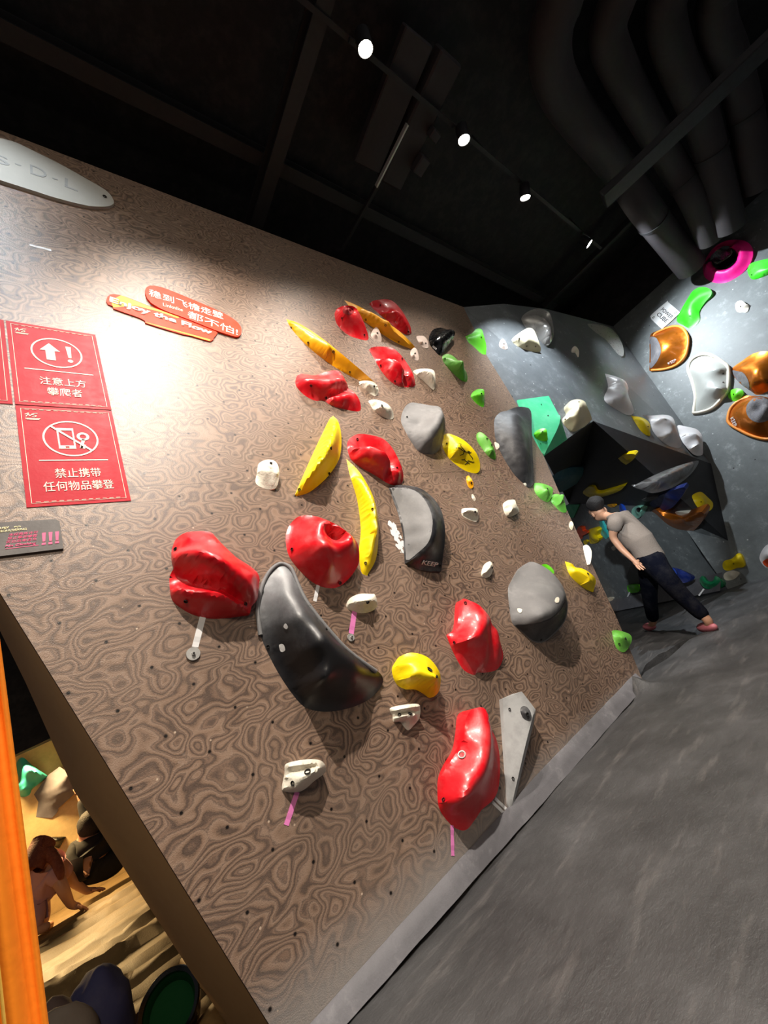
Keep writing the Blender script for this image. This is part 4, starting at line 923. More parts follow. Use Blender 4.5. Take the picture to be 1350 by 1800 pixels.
# ------------------------------------------------------------------ signs
AX, AZ = Vector((1, 0, 0)), Vector((0, 0, 1))
def onA(x, z, h=.004): return Vector((x, WALLY - h, z))
def quads(name, rects, m, parent, h=.005):
    bm = bmesh.new()
    for (x0, z0, x1, z1) in rects:
        bm_poly(bm, [onA(x0, z0, h), onA(x1, z0, h), onA(x1, z1, h), onA(x0, z1, h)], .001, (0, -1, 0))
    return bmobj(name, bm, m, parent)
def poly_part(name, polys, m, parent, h=.005):
    bm = bmesh.new()
    for p in polys: bm_poly(bm, [onA(x, z, h) for x, z in p], .001, (0, -1, 0))
    return bmobj(name, bm, m, parent)
def ring_part(name, cx, cz, r0, r1, m, parent, h=.005, ry=1., n=48):
    bm = bmesh.new(); A_ = []; B_ = []
    for k in range(n):
        a = 2 * math.pi * k / n; A_.append(bm.verts.new(onA(cx + r0 * math.cos(a), cz + r0 * ry * math.sin(a), h))); B_.append(bm.verts.new(onA(cx + r1 * math.cos(a), cz + r1 * ry * math.sin(a), h)))
    for k in range(n): bm.faces.new((A_[k], A_[(k + 1) % n], B_[(k + 1) % n], B_[k]))
    return bmobj(name, bm, m, parent)
def line_part(name, paths, rad, m, parent, h=.005):
    bm = bmesh.new()
    for p in paths:
        for (a, b) in zip(p, p[1:]):
            a, b = Vector(a), Vector(b); d = (b - a).normalized(); s = Vector((-d.y, d.x)) * rad; a2, b2 = a - d * rad * .6, b + d * rad * .6
            bm_poly(bm, [onA(*(a2 + s), h), onA(*(a2 - s), h), onA(*(b2 - s), h), onA(*(b2 + s), h)], .0008, (0, -1, 0))
    return bmobj(name, bm, m, parent)
def text_at(s, cx, cz, wd, ht, m, parent, bold=0, name='lettering'):
    return text_mesh(s, m, name, onA(cx - wd / 2, cz - ht / 2, .0045), AX, AZ, wd, ht, bold, .0008, parent)
def poster(x0, x1, z0, z1, label):
    nx, nz = 12, 16; V = []; Fc = []
    for j in range(nz + 1):
        for i in range(nx + 1):
            x = x0 + (x1 - x0) * i / nx; z = z0 + (z1 - z0) * j / nz
            V.append(onA(x, z, .0032 + .0005 * fbm(x, z, 9)))
    for j in range(nz):
        for i in range(nx): a = j * (nx + 1) + i; Fc.append((a, a + 1, a + nx + 2, a + nx + 1))
    nbase = len(V); per = [(i, 0) for i in range(nx)] + [(nx, j) for j in range(nz)] + [(i, nz) for i in range(nx, 0, -1)] + [(0, j) for j in range(nz, 0, -1)]
    V += [onA(x0 + (x1 - x0) * i / nx, z0 + (z1 - z0) * j / nz, .0005) for i, j in per]
    for k in range(len(per)):
        a = per[k][1] * (nx + 1) + per[k][0]; q = per[(k + 1) % len(per)]; b = q[1] * (nx + 1) + q[0]
        Fc.append((a, b, nbase + (k + 1) % len(per), nbase + k))
    o = link('warning_poster', mesh('warning_poster', V, Fc, 30), SIGNR, None, onA((x0 + x1) / 2, (z0 + z1) / 2, 0))
    tag(o, label, 'poster', 'red warning posters')
    m_ = .016; t = .0018; w = x1 - x0; R_ = []
    R_ += [(x0 + m_, z0 + m_, x0 + m_ + t, z1 - m_), (x1 - m_ - t, z0 + m_, x1 - m_, z1 - m_)]
    for zz in (z0 + m_, z1 - m_ - t):
        for k in range(12): a = x0 + .03 + (w - .06) * k / 12; R_.append((a, zz + (.005 if zz < (z0 + z1) / 2 else -.005), a + (w - .06) / 12 * .62, zz + t + (.005 if zz < (z0 + z1) / 2 else -.005)))
        R_.append((x0 + m_, zz, x1 - m_, zz + t * .6))
    quads('border', R_, SIGNI, o)
    ex, ez = x0 + .05, z1 - .055
    line_part('emblem', [[(ex - .018, ez - .008), (ex - .008, ez + .008), (ex - .006, ez - .006), (ex + .004, ez + .006)], [(ex - .02, ez + .004), (ex - .008, ez + .012)], [(ex + .022, ez + .012), (ex + .008, ez + .010), (ex + .006, ez + .002), (ex + .018, ez - .002), (ex + .014, ez - .01), (ex + .004, ez - .01)], [(ex - .02, ez - .02), (ex + .03, ez - .02)], [(ex - .016, ez - .025), (ex + .026, ez - .025)]], .0016, SIGNI, o)
    return o
pu = poster(-.045, .32, 2.632, 3.178, 'red poster with an arrow and exclamation mark, pointing up')
cx, top = .1375, 3.178
ring_part('pictogram_ring', cx, top - .185, .096, .103, SIGNI, pu)
ax, az = cx - .028, top - .185
poly_part('arrow', [[(ax - .04, az + .01), (ax - .018, az + .01), (ax - .018, az - .055), (ax + .018, az - .055), (ax + .018, az + .01), (ax + .04, az + .01), (ax, az + .062)]], SIGNI, pu)
poly_part('exclamation_mark', [[(cx + .038, az + .055), (cx + .06, az + .055), (cx + .055, az - .025), (cx + .043, az - .025)], [(cx + .049 + .011 * math.cos(a), az - .048 + .011 * math.sin(a)) for a in np.linspace(0, 6.283, 14, endpoint=False)]], SIGNI, pu)
quads('rule', [(cx - .135, top - .318, cx + .135, top - .313)], SIGNI, pu)
text_at('注意上方', cx + .005, top - .385, .18, .05, SIGNI, pu); text_at('攀爬者', cx + .005, top - .452, .135, .05, SIGNI, pu)
pl = poster(-.045, .32, 2.082, 2.626, 'red poster with a struck-out phone and key, below the arrow poster')
top = 2.626; cz = top - .185; cx = .137
ring_part('pictogram_ring', cx, cz, .096, .103, SIGNI, pl)
line_part('slash', [[(cx - .07, cz + .07), (cx + .07, cz - .07)]], .0045, SIGNI, pl, .0058)
ph = [(cx - .045, cz - .055), (cx + .005, cz - .055), (cx + .005, cz + .055), (cx - .045, cz + .055)]
quads('phone_pictogram', [(cx - .05, cz - .06, cx - .044, cz + .06), (cx + .006, cz - .06, cx + .012, cz + .06), (cx - .044, cz + .046, cx + .006, cz + .06), (cx - .044, cz - .06, cx - .026, cz - .042), (cx - .012, cz - .06, cx + .006, cz - .042), (cx - .026, cz - .06, cx - .012, cz - .057), (cx - .026, cz - .046, cx - .012, cz - .042)], SIGNI, pl)
ring_part('key_pictogram', cx + .045, cz + .012, .013, .024, SIGNI, pl)
line_part('key_shank', [[(cx + .044, cz - .008), (cx + .032, cz - .052)], [(cx + .036, cz - .038), (cx + .046, cz - .042)], [(cx + .033, cz - .05), (cx + .043, cz - .053)]], .006, SIGNI, pl)
quads('rule', [(cx - .125, top - .312, cx + .125, top - .307)], SIGNI, pl)
text_at('禁止携带', cx + .005, top - .38, .165, .05, SIGNI, pl); text_at('任何物品攀登', cx + .003, top - .448, .25, .05, SIGNI, pl)
poster(-.415, -.053, 2.632, 3.178, 'red poster mostly cut off by the left picture edge')
# plaque
bm = bmesh.new(); bm_poly(bm, [onA(-.215, 1.872, .012), onA(.052, 1.872, .012), onA(.052, 2.0, .012), onA(.04, 2.012, .012), onA(-.215, 2.02, .012)], .011, (0, -1, 0))
pq = tag(bmobj('notice_plaque', bm, SIGND, loc=onA(-.08, 1.95, 0)), 'dark grey plaque with pink lettering, below the posters', 'sign')
def tp(s, x, z, wd, ht, m, bold=.02, shear=0.): return text_mesh(s, m, 'lettering', onA(x, z, .0125), AX, AZ, wd, ht, bold, .0008, pq, shear)
tp('HEY', -.128, 1.985, .027, .010, SIGNC, .03); tp('BOULDERING', -.128, 1.972, .077, .010, SIGNC, .03); tp('∞', -.088, 1.986, .02, .008, SIGNC, .03)
tp('未经教练许可', -.106, 1.952, .088, .012, SIGNP, 0, .25); tp('禁止攀爬攀登', -.110, 1.937, .088, .012, SIGNP, 0, .25); tp('否则后果自负', -.114, 1.922, .088, .012, SIGNP, 0, .25)
tp('No Climbing', -.118, 1.902, .09, .014, SIGNP, .03, .25)
quads('rule', [(-.118, 1.898, -.022, 1.900)], SIGNP, pq, .0133)
bars = []
for k in range(3):
    x = -.012 + k * .0205
    bars += [[(x + .003, 1.912), (x + .011, 1.912), (x + .0165, 1.952), (x + .0045, 1.952)], [(x - .001, 1.898), (x + .0115, 1.898), (x + .0125, 1.907), (x + .0005, 1.907)]]
poly_part('exclamation_marks', bars, SIGNP, pq, .0135)
# two-part slogan board
FL = (180, 490, .19259)
def board(ol, h, m, label, th=.006):
    o = hold(SA, FL, m, ' '.join(t + ':%g' % (h * 100) for t in ol.split()), [], '', 0, '', label, 'slogan boards', name='slogan_board', cat='sign', sm=0, dens=160, per=3)
    return o
def text_px(s, fr, p0, p1, pt, m, parent, h, bold=.02, surf=SA, name='lettering'):
    q = lambda p: surf.hit(fr[0] + p[0] * fr[2], fr[1] + p[1] * fr[2], h)
    a, b, c = q(p0), q(p1), q(pt); e1 = b - a; e2 = c - a; e2 = e2 - e1.normalized() * e2.dot(e1.normalized())
    return text_mesh(s, m, name, a, e1, e2, e1.length, e2.length, bold, .0012, parent)
b2 = board('35,190 60,150 110,140 200,160 450,255 700,345 1030,465 1015,540 985,570 800,518 780,520 390,402 382,372 100,272 95,250 50,232', .008, SIGNO, 'lower orange and yellow slogan board reading Enjoy the Flow')
patch(b2, FL, SIGNY, '170,152c 450,262c 700,350c 690,362c 520,300c 300,245c 100,262c 75,200c', 'yellow_band', .0006, 'yellow band')
patch(b2, FL, SIGNY, '400,398c 800,505c 985,556c 980,568c 800,516c 400,402c', 'yellow_band', .0006, 'yellow band')
text_px('Enjoy the Flow', FL, (58, 225), (1003, 530), (62, 160), SIGNW, b2, .0094, .04)
b1 = board('390,100 420,66 480,62 600,97 850,200 1100,310 1220,385 1268,450 1262,510 1230,528 1170,515 1035,470 760,360 560,285 440,215 400,160', .014, SIGNO, 'upper orange slogan board with large white Chinese lettering')
text_px('稳到飞檐走壁', FL, (424, 155), (1105, 372), (424, 92), SIGNW, b1, .0146, 0)
text_px('都不怕!', FL, (775, 352), (1235, 520), (775, 285), SIGNW, b1, .0146, 0)
text_px('Linknike', FL, (555, 248), (735, 300), (555, 220), SIGNI, b1, .0146, 0)
# logo board
FG = (0, 200, .17778)
lb = hold(SA, FG, PLAT, '0,240:2 150,280:2 300,350:2 600,500:2 850,640:2 1050,760:2 1125,860:2 1100,905:2 1000,918:2 850,905:2 550,830:2 300,750:2 0,655:2 -350,545:2 -650,430:2 -800,330:2 -780,230:2 -650,160:2 -450,150:2 -250,180:2', [], '', 0, '1035,822:10', 'long pale grey oval board with raised letters at the top left of the brown wall', None, name='logo_board', cat='sign', sm=0)
for s_, p0, p1, pt in [('S', (-70, 470), (100, 525), (-80, 385)), ('·', (150, 500), (215, 520), (148, 488)), ('D', (300, 590), (465, 650), (275, 492)), ('·', (515, 640), (575, 660), (512, 628)), ('L', (640, 720), (770, 770), (612, 620))]:
    text_px(s_, FG, p0, p1, pt, VOLG, lb, .0205, .0)
# square sign on the slab
FS = F9
ol = '555,610 560,590 660,505 672,505 745,568 748,582 640,680 625,682 562,625'
sq = hold(SCW, FS, TAPEW, ' '.join(t + ':2' for t in ol.split()), [], '', 0, '575,610:14 725,578:14', 'square white sign with rounded corners standing on its corner', None, name='square_sign', cat='sign', sm=0, dens=150)
def tpx(s_, p0, p1, pt): text_px(s_, FS, p0, p1, pt, HOLE, sq, .0215, .01, SCW)
tpx('POWER', (620, 560), (690, 622), (640, 540)); tpx('CUBE', (592, 592), (655, 648), (612, 570))
a_, n_ = surf_hit(kp, F6[0] + 432 * F6[2], F6[1] + 462 * F6[2]); b_, _ = surf_hit(kp, F6[0] + 505 * F6[2], F6[1] + 474 * F6[2]); c_, _ = surf_hit(kp, F6[0] + 438 * F6[2], F6[1] + 442 * F6[2])
e1 = b_ - a_; e2 = c_ - a_; e2 = e2 - e1.normalized() * e2.dot(e1.normalized())
text_mesh('KEEP', TAPEW, 'lettering', a_ + n_ * .006, e1, e2, e1.length, e2.length, .02, .002, kp)

# ------------------------------------------------------------------ track spotlights
rail = bmesh.new(); bm_box(rail, (3.3, .44, 5.72), (9.0, .04, .035)); 
ro = tag(bmobj('light_rail', rail, BEAM, loc=(3.3, .44, 5.74)), 'black track rail carrying the spotlights along the ceiling', 'light rail')
for x in (-1, 1.7, 4.5, 7.2):
    bm = bmesh.new(); bm_tube(bm, [(x, .44, 5.73), (x, .44, 6.2)], .008, 8); bmobj('hanger_rod', bm, BEAM, ro, smooth=60)
SPLAB = ['spotlight at the far left end of the track, above the logo board', 'spotlight above the red posters, second along the track', 'glaring spotlight highest in the picture', 'glaring spotlight below and right of the highest one',
         'small spotlight hanging right of the two glaring ones', 'last small spotlight of the track, nearest the pipes']
for (x, y, z, aim, watts, colr, cone), lab in zip(SPOTS, SPLAB):
    loc = Vector((x, y, z)); d = (Vector(aim) - loc).normalized(); rot = d.to_track_quat('-Z', 'Y')
    t = empty('track_spotlight', loc); tag(t, lab, 'spotlight', 'spotlights on the ceiling track')
    M = Matrix.Translation(loc) @ rot.to_matrix().to_4x4()
    bm = bmesh.new(); seg = 20
    prof_ = [(.0, .09), (.056, .1), (.064, .09), (.068, -.07), (.063, -.07), (.057, -.045), (.0, -.035)]
    rings = [[bm.verts.new((r * math.cos(2 * math.pi * k / seg), r * math.sin(2 * math.pi * k / seg), zz)) for k in range(seg)] for r, zz in prof_[1:-1]]
    for A_, B_ in zip(rings, rings[1:]):
        for k in range(seg): bm.faces.new((A_[k], A_[(k + 1) % seg], B_[(k + 1) % seg], B_[k]))
    bm.faces.new(rings[0]); bm.transform(M); bmobj('lamp_housing', bm, BEAM, t, smooth=50)
    bm = bmesh.new(); bmesh.ops.create_cone(bm, cap_ends=True, segments=20, radius1=.0585, radius2=.0585, depth=.006, matrix=M @ Matrix.Translation((0, 0, -.06))); bmobj('lens', bm, LENS, t)
    bm = bmesh.new(); bm_tube(bm, [loc + Vector((0, .0, .05)), (x, .44, 5.70)], .009, 8); bm_box(bm, (x, .44, 5.69), (.12, .035, .035)); bmobj('bracket', bm, BEAM, t)
    l = bpy.data.lights.new('spot_lamp', 'SPOT'); l.energy = watts; l.color = colr; l.spot_size = math.radians(cone); l.spot_blend = 1.0; l.shadow_soft_size = .035
    lo = bpy.data.objects.new('spot_lamp', l); COL.objects.link(lo); lo.parent = t; lo.location = d * .085; lo.rotation_euler = rot.to_euler()

# ------------------------------------------------------------------ ceiling services
def bar(name, p, q, wd, ht, m, label, cat, z):
    a, b = zplane_hit(*p, z), zplane_hit(*q, z); d = b - a
    bm = bmesh.new(); bm_box(bm, (a + b) / 2, (d.length, wd, ht), Matrix.Rotation(math.atan2(d.y, d.x), 3, 'Z'))
    bmesh.ops.bevel(bm, geom=list(bm.edges), offset=min(wd, ht) * .12, segments=1, affect='EDGES')
    return tag(bmobj(name, bm, m, loc=(a + b) / 2), label, cat)
def xbeam(x0, x1, y, z, wd, ht, lab):
    bm = bmesh.new()
    bm_box(bm, ((x0 + x1) / 2, y, z + ht / 2), (x1 - x0, wd, .02)); bm_box(bm, ((x0 + x1) / 2, y, z - ht / 2), (x1 - x0, wd, .02)); bm_box(bm, ((x0 + x1) / 2, y, z), (x1 - x0, .02, ht))
    tag(bmobj('ceiling_beam', bm, BEAM, loc=((x0 + x1) / 2, y, z)), lab, 'beam', 'beams under the ceiling')
xbeam(-3, 8.4, 1.63, 6.0, .13, .16, 'long dark beam running above the brown wall')
def ybeam(y0, y1, x, z, wd, ht, lab):
    bm = bmesh.new()
    bm_box(bm, (x, (y0 + y1) / 2, z + ht / 2), (wd, y1 - y0, .02)); bm_box(bm, (x, (y0 + y1) / 2, z - ht / 2), (wd, y1 - y0, .02)); bm_box(bm, (x, (y0 + y1) / 2, z), (.02, y1 - y0, ht))
    tag(bmobj('ceiling_beam', bm, BEAM, loc=(x, (y0 + y1) / 2, z)), lab, 'beam', 'beams under the ceiling')
ybeam(-2, 2.3, 2.12, 5.82, .14, .16, 'cross beam left of the highest glaring spotlight')
o = bar('ceiling_beam', (955, 540), (1150, 345), .1, .12, BEAM, 'thin diagonal beam ending below the bent pipes', 'beam', 5.85); o['group'] = 'beams under the ceiling'
bar('cable_tray', (643, 292), (735, 60), .34, .10, DUCT, 'broad dark cable tray left of the glaring spotlights', 'cable tray', 5.85)
bar('air_duct', (683, 322), (790, 95), .3, .16, DUCT, 'flat air duct beside the broad cable tray', 'air duct', 5.85)
bar('batten', (600, 440), (668, 318), .04, .05, BEAM, 'thin batten below the cable tray', 'batten', 5.9)
bar('batten', (661, 328), (716, 218), .02, .05, STE, 'pale metal edge strip between cable tray and air duct', 'batten', 5.66)
bar('junction_box', (757, 245), (768, 228), .12, .10, DUCT, 'upper small junction box near the second glaring spotlight', 'junction box', 5.7)
bar('junction_box', (730, 305), (748, 275), .14, .1, DUCT, 'lower junction box under the air duct', 'junction box', 5.7)
o = bar('duct_support', (1060, 352), (1365, 62), .26, .1, BEAM, 'dark support beam crossing below the bent pipes', 'beam', 4.95); 
DP = [
    ([(1000, -60, 4.75), (985, 0, 4.75), (968, 60, 4.75), (972, 130, 4.75), (1010, 200, 4.75), (1090, 300, 4.72), (1130, 362, 4.4), (1175, 420, 4.1), (1215, 470, 3.72)], 42, 'leftmost of the bent pipes under the ceiling'),
    ([(1110, -70, 4.75), (1085, 0, 4.75), (1068, 60, 4.75), (1085, 115, 4.75), (1130, 200, 4.72), (1180, 285, 4.5), (1215, 340, 4.15), (1250, 420, 3.72)], 34, 'second bent pipe from the left, under the ceiling'),
    ([(1200, -60, 4.75), (1175, 0, 4.75), (1170, 40, 4.75), (1190, 110, 4.72), (1230, 200, 4.5), (1255, 290, 4.15), (1285, 400, 3.6)], 34, 'third bent pipe from the left, under the ceiling'),
    ([(1275, -60, 4.75), (1258, 0, 4.75), (1262, 50, 4.7), (1285, 110, 4.6), (1310, 200, 4.3), (1335, 330, 3.7)], 32, 'rightmost of the bent pipes under the ceiling'),
]
for pts_, rp, lab in DP:
    P = [np.array(zplane_hit(x, y, v + CAMZ)) for x, y, v in pts_]; P.insert(0, P[0] + (P[0] - P[1]) / np.linalg.norm(P[0] - P[1]) * 3.0); Q = crom(P, False, 8)
    dmid = (Vector(P[4]) - EYE); dep = dmid.dot(Vector((hX[2], nY[2], vUP[2])))
    r = rp * dep / F * .82
    bm = bmesh.new(); bm_tube(bm, [Vector(q) for q in Q], r, 22)
    o = tag(bmobj('bent_pipe', bm, DUCT, loc=P[-2], smooth=50), lab, 'pipe', 'bent pipes under the ceiling')
    i = int(len(Q) * .82); a = Vector(Q[i]); d = (Vector(Q[i + 1]) - a).normalized(); bm = bmesh.new(); bm_tube(bm, [a, a + d * .05], r * 1.06, 22); bmobj('clamp_ring', bm, BEAM, o, smooth=50)

# ------------------------------------------------------------------ people
def skin(name, J, E, m, parent, root, sub=2, smooth=True):
    names = list(J); idx = {n: i for i, n in enumerate(names)}
    me = bpy.data.meshes.new(name); me.from_pydata([tuple(J[n][0]) for n in names], [(idx[a], idx[b]) for a, b in E], []); me.update()
    t = bpy.data.objects.new('tmp', me); COL.objects.link(t)
    sk = t.modifiers.new('s', 'SKIN'); sk.use_smooth_shade = True
    ly = me.skin_vertices[0] if me.skin_vertices else None
    if ly is None:
        bpy.context.view_layer.objects.active = t; bpy.ops.mesh.customdata_skin_add(); ly = me.skin_vertices[0]
    for n in names:
        r = J[n][1]; ly.data[idx[n]].radius = r if isinstance(r, tuple) else (r, r); ly.data[idx[n]].use_root = (n == root)
    su = t.modifiers.new('u', 'SUBSURF'); su.levels = sub; su.render_levels = sub
    dg = bpy.context.evaluated_depsgraph_get(); dg.update()
    out = bpy.data.meshes.new_from_object(t.evaluated_get(dg)); bpy.data.objects.remove(t); bpy.data.meshes.remove(me)
    for p in out.polygons: p.use_smooth = True
    out.name = name
    return link(name, out, m, parent)
def hand(J, E, key, wrist, d, side, s=1.):
    """palm and five fingers, slightly curled, from a wrist joint"""
    d = Vector(d).normalized(); side = Vector(side); side = (side - d * side.dot(d)).normalized(); n = d.cross(side)
    w_ = J[wrist][0]; pm = key + 'palm'; J[pm] = (w_ + d * .055 * s, .026 * s); E.append((wrist, pm))
    for i, (o_, L, sp) in enumerate([(.032, .065, .22), (.012, .078, .07), (-.01, .072, -.06), (-.03, .055, -.2)]):
        a = key + 'k%d' % i; b = key + 'm%d' % i; c = key + 't%d' % i; dd = (d + side * sp).normalized()
        p0 = w_ + d * .085 * s + side * o_ * s; J[a] = (p0, .011 * s); J[b] = (p0 + dd * L * .5 * s + n * .006 * s, .0095 * s); J[c] = (p0 + dd * L * s + n * .02 * s, .008 * s)
        E += [(pm, a), (a, b), (b, c)]
    a = key + 'th1'; b = key + 'th2'; J[a] = (w_ + d * .04 * s + side * .035 * s, .012 * s); J[b] = (w_ + d * .08 * s + side * .06 * s + n * .015 * s, .010 * s); E += [(pm, a), (a, b)]
def blob(name, c, s, m, parent, rot=None, seed=1, amp=.0, seg=20):
    bm = bmesh.new(); bmesh.ops.create_uvsphere(bm, u_segments=seg, v_segments=seg // 2 + 2, radius=1)
    for v in bm.verts: v.co *= 1 + amp * mnoise.noise(v.co * 2.3 + Vector((seed, 0, 0)))
    bm.transform(Matrix.Translation(c) @ (rot.to_4x4() if rot else Matrix()) @ Matrix.Diagonal((*s, 1)))
    return bmobj(name, bm, m, parent, smooth=80)

# the person in the grey T-shirt, walking under the overhang
fA, fB = floor_hit(1153, 1112), floor_hit(1252, 1106); DH = (fA - fB); DH.z = 0; DH.normalize(); MH = Vector((DH.y, -DH.x, 0))
HP = fA.lerp(fB, .45)
def pw(x, y, off=0.):
    px, py = F11[0] + x * F11[2], F11[1] + y * F11[2]; d = pray(px, py); O_ = HP + MH * off
    return EYE + d * ((O_ - EYE).dot(MH) / d.dot(MH))
man = empty('person', (HP.x, HP.y, 0)); tag(man, 'person in a taupe T-shirt and dark trousers, leaning forward under the overhang', 'person')
def flr(v, z): v = v.copy(); v.z = max(v.z, z); return v
J = {}; E = []
J['pelvis'] = (pw(655, 455), .07); J['waist'] = (pw(610, 370), .09); J['chest'] = (pw(525, 275), .135); J['collar'] = (pw(455, 215), .085)
J['neck'] = (pw(405, 198), .052); J['jaw'] = (pw(360, 185), .062); J['head'] = (pw(330, 155), .085); J['crown'] = (pw(325, 122), .07); J['chin'] = (pw(322, 205), .035); J['nose'] = (pw(291, 178), .016)
E += [('pelvis', 'waist'), ('waist', 'chest'), ('chest', 'collar'), ('collar', 'neck'), ('neck', 'jaw'), ('jaw', 'head'), ('head', 'crown'), ('jaw', 'chin'), ('head', 'nose')]
J['nsh'] = (pw(445, 225, -.16), .062); J['nel'] = (pw(425, 318, -.22), .042); J['nfa'] = (pw(480, 388, -.21), .038); J['nwr'] = (pw(545, 448, -.19), .027)
J['fsh'] = (pw(460, 225, .16), .062); J['fel'] = (pw(440, 315, .22), .042); J['fwr'] = (pw(555, 430, .19), .027)
E += [('collar', 'nsh'), ('nsh', 'nel'), ('nel', 'nfa'), ('nfa', 'nwr'), ('collar', 'fsh'), ('fsh', 'fel'), ('fel', 'fwr')]
hand(J, E, 'n', 'nwr', J['nwr'][0] - J['nfa'][0], MH); hand(J, E, 'f', 'fwr', J['fwr'][0] - J['fel'][0], -MH)
J['nhip'] = (pw(678, 485, -.08), .055); J['nkn'] = (pw(828, 655, -.09), .06); J['nan'] = (flr(pw(1012, 832, -.08), .1), .042); J['nto'] = (flr(pw(985, 862, -.08), .03), .035)
J['fhip'] = (pw(640, 490, .08), .055); J['fkn'] = (pw(645, 660, .09), .06); J['fan'] = (flr(pw(680, 842, .09), .09), .042); J['fto'] = (flr(pw(640, 866, .09), .03), .035)
E += [('pelvis', 'nhip'), ('nhip', 'nkn'), ('nkn', 'nan'), ('nan', 'nto'), ('pelvis', 'fhip'), ('fhip', 'fkn'), ('fkn', 'fan'), ('fan', 'fto')]
skin('body', J, E, SKIN, man, 'pelvis')
S_ = {k: (J[k][0], J[k][1] * 1.16) for k in ('pelvis', 'waist', 'chest', 'collar')}
S_['hem'] = (pw(678, 480), .165); S_['hip'] = (pw(640, 425), .155); S_['waist'] = (J['waist'][0], .145); S_['chest'] = (J['chest'][0], .165); S_['collar'] = (J['collar'][0], .105); S_['nk'] = (J['collar'][0].lerp(J['neck'][0], .45), .07)
S_['nsh'] = (J['nsh'][0], .082); S_['ne'] = (J['nsh'][0].lerp(J['nel'][0], .75), .075); S_['fsh'] = (J['fsh'][0], .082); S_['fe'] = (J['fsh'][0].lerp(J['fel'][0], .75), .075); del S_['pelvis']
skin('t_shirt', S_, [('hem', 'hip'), ('hip', 'waist'), ('waist', 'chest'), ('chest', 'collar'), ('collar', 'nk'), ('collar', 'nsh'), ('nsh', 'ne'), ('collar', 'fsh'), ('fsh', 'fe')], SHIRT, man, 'chest')
Tt = {'top': (pw(628, 405), .125), 'pelvis': (pw(662, 470), .145), 'nhip': (J['nhip'][0], .128), 'nkn': (J['nkn'][0], .088), 'nan': (J['nkn'][0].lerp(J['nan'][0], .93), .07), 'fhip': (J['fhip'][0], .118), 'fkn': (J['fkn'][0], .088), 'fan': (J['fkn'][0].lerp(J['fan'][0], .93), .07)}
skin('trousers', Tt, [('top', 'pelvis'), ('pelvis', 'nhip'), ('nhip', 'nkn'), ('nkn', 'nan'), ('pelvis', 'fhip'), ('fhip', 'fkn'), ('fkn', 'fan')], NAVYC, man, 'pelvis')
for a, b in (('nan', 'nto'), ('fan', 'fto')):
    c = J[a][0].lerp(J[b][0], .55); c.z = max(.05, c.z - .02); d = J[b][0] - J[a][0]; d.z = 0
    blob('shoe', (c.x + DH.x * .03, c.y + DH.y * .03, .05), (.135, .05, .05), SHOE, man, Matrix.Rotation(math.atan2(DH.y, DH.x), 3, 'Z'))
blob('hair', J['crown'][0].lerp(J['head'][0], .25) - DH * .02 + Vector((0, 0, .02)), (.115, .1, .095), HAIR, man, Matrix.Rotation(math.atan2(DH.y, DH.x), 3, 'Z'), 3, .12)
for sd in (-1, 1):
    blob('ear', J['jaw'][0].lerp(J['head'][0], .45) + MH * .085 * sd - DH * .01, (.022, .012, .034), SKIN, man, Matrix.Rotation(math.atan2(DH.y, DH.x), 3, 'Z'))
    blob('eye', J['head'][0].lerp(J['nose'][0], .72) + MH * .032 * sd + Vector((0, 0, .022)), (.011, .011, .011), HAIR, man, None, 1, 0, 10)
blob('mouth', J['chin'][0].lerp(J['nose'][0], .42), (.012, .022, .006), SHOE, man, Matrix.Rotation(math.atan2(DH.y, DH.x), 3, 'Z'), 1, 0, 10)

# two people in the side room
FW = (0, 1450, .17778); FB_ = (0, 1280, .17778)
def pv(x, y, Y, fr=FW): return vplane_hit(fr[0] + x * fr[2], fr[1] + y * fr[2], Y)
wm = empty('person', (-.5, 6.6, 0)); tag(wm, 'person with long auburn hair in dusty pink clothes bending forward, hands down', 'person')
J = {}; E = []
J['pelvis'] = (pv(330, 800, 6.7), .13); J['waist'] = (pv(390, 660, 6.65), .115); J['chest'] = (pv(455, 500, 6.6), .13); J['collar'] = (pv(470, 420, 6.55), .09); J['neck'] = (pv(460, 380, 6.5), .05); J['jaw'] = (pv(435, 340, 6.45), .065); J['head'] = (pv(400, 290, 6.45), .09); J['crown'] = (pv(380, 245, 6.45), .075); J['nose'] = (pv(470, 310, 6.38), .018)
E += [('pelvis', 'waist'), ('waist', 'chest'), ('chest', 'collar'), ('collar', 'neck'), ('neck', 'jaw'), ('jaw', 'head'), ('head', 'crown'), ('jaw', 'nose')]
J['as'] = (pv(535, 460, 6.45), .07); J['ae'] = (pv(630, 650, 6.4), .055); J['aw'] = (pv(705, 800, 6.5), .035)
J['bs'] = (pv(580, 400, 6.75), .065); J['be'] = (pv(720, 560, 6.85), .05); J['bw'] = (pv(860, 660, 6.95), .033)
E += [('collar', 'as'), ('as', 'ae'), ('ae', 'aw'), ('collar', 'bs'), ('bs', 'be'), ('be', 'bw')]
hand(J, E, 'a', 'aw', (.6, .3, -.5), (0, -1, .3), 1.1); hand(J, E, 'b', 'bw', (.8, .2, -.3), (0, -1, .3), 1.1)
J['kh'] = (pv(300, 830, 6.6), .11); J['kk'] = (pv(330, 960, 6.5), .085); J['ka'] = (pv(290, 1080, 6.45), .05); J['kt'] = (J['ka'][0] + Vector((.16, .02, -.03)), .04)
J['lh'] = (pv(350, 830, 6.85), .11); J['lk'] = (pv(390, 950, 6.9), .085); J['la'] = (pv(340, 1060, 6.95), .05); J['lt'] = (J['la'][0] + Vector((.16, .02, -.03)), .04)
E += [('pelvis', 'kh'), ('kh', 'kk'), ('kk', 'ka'), ('ka', 'kt'), ('pelvis', 'lh'), ('lh', 'lk'), ('lk', 'la'), ('la', 'lt')]
skin('body', J, E, SKIN, wm, 'pelvis')
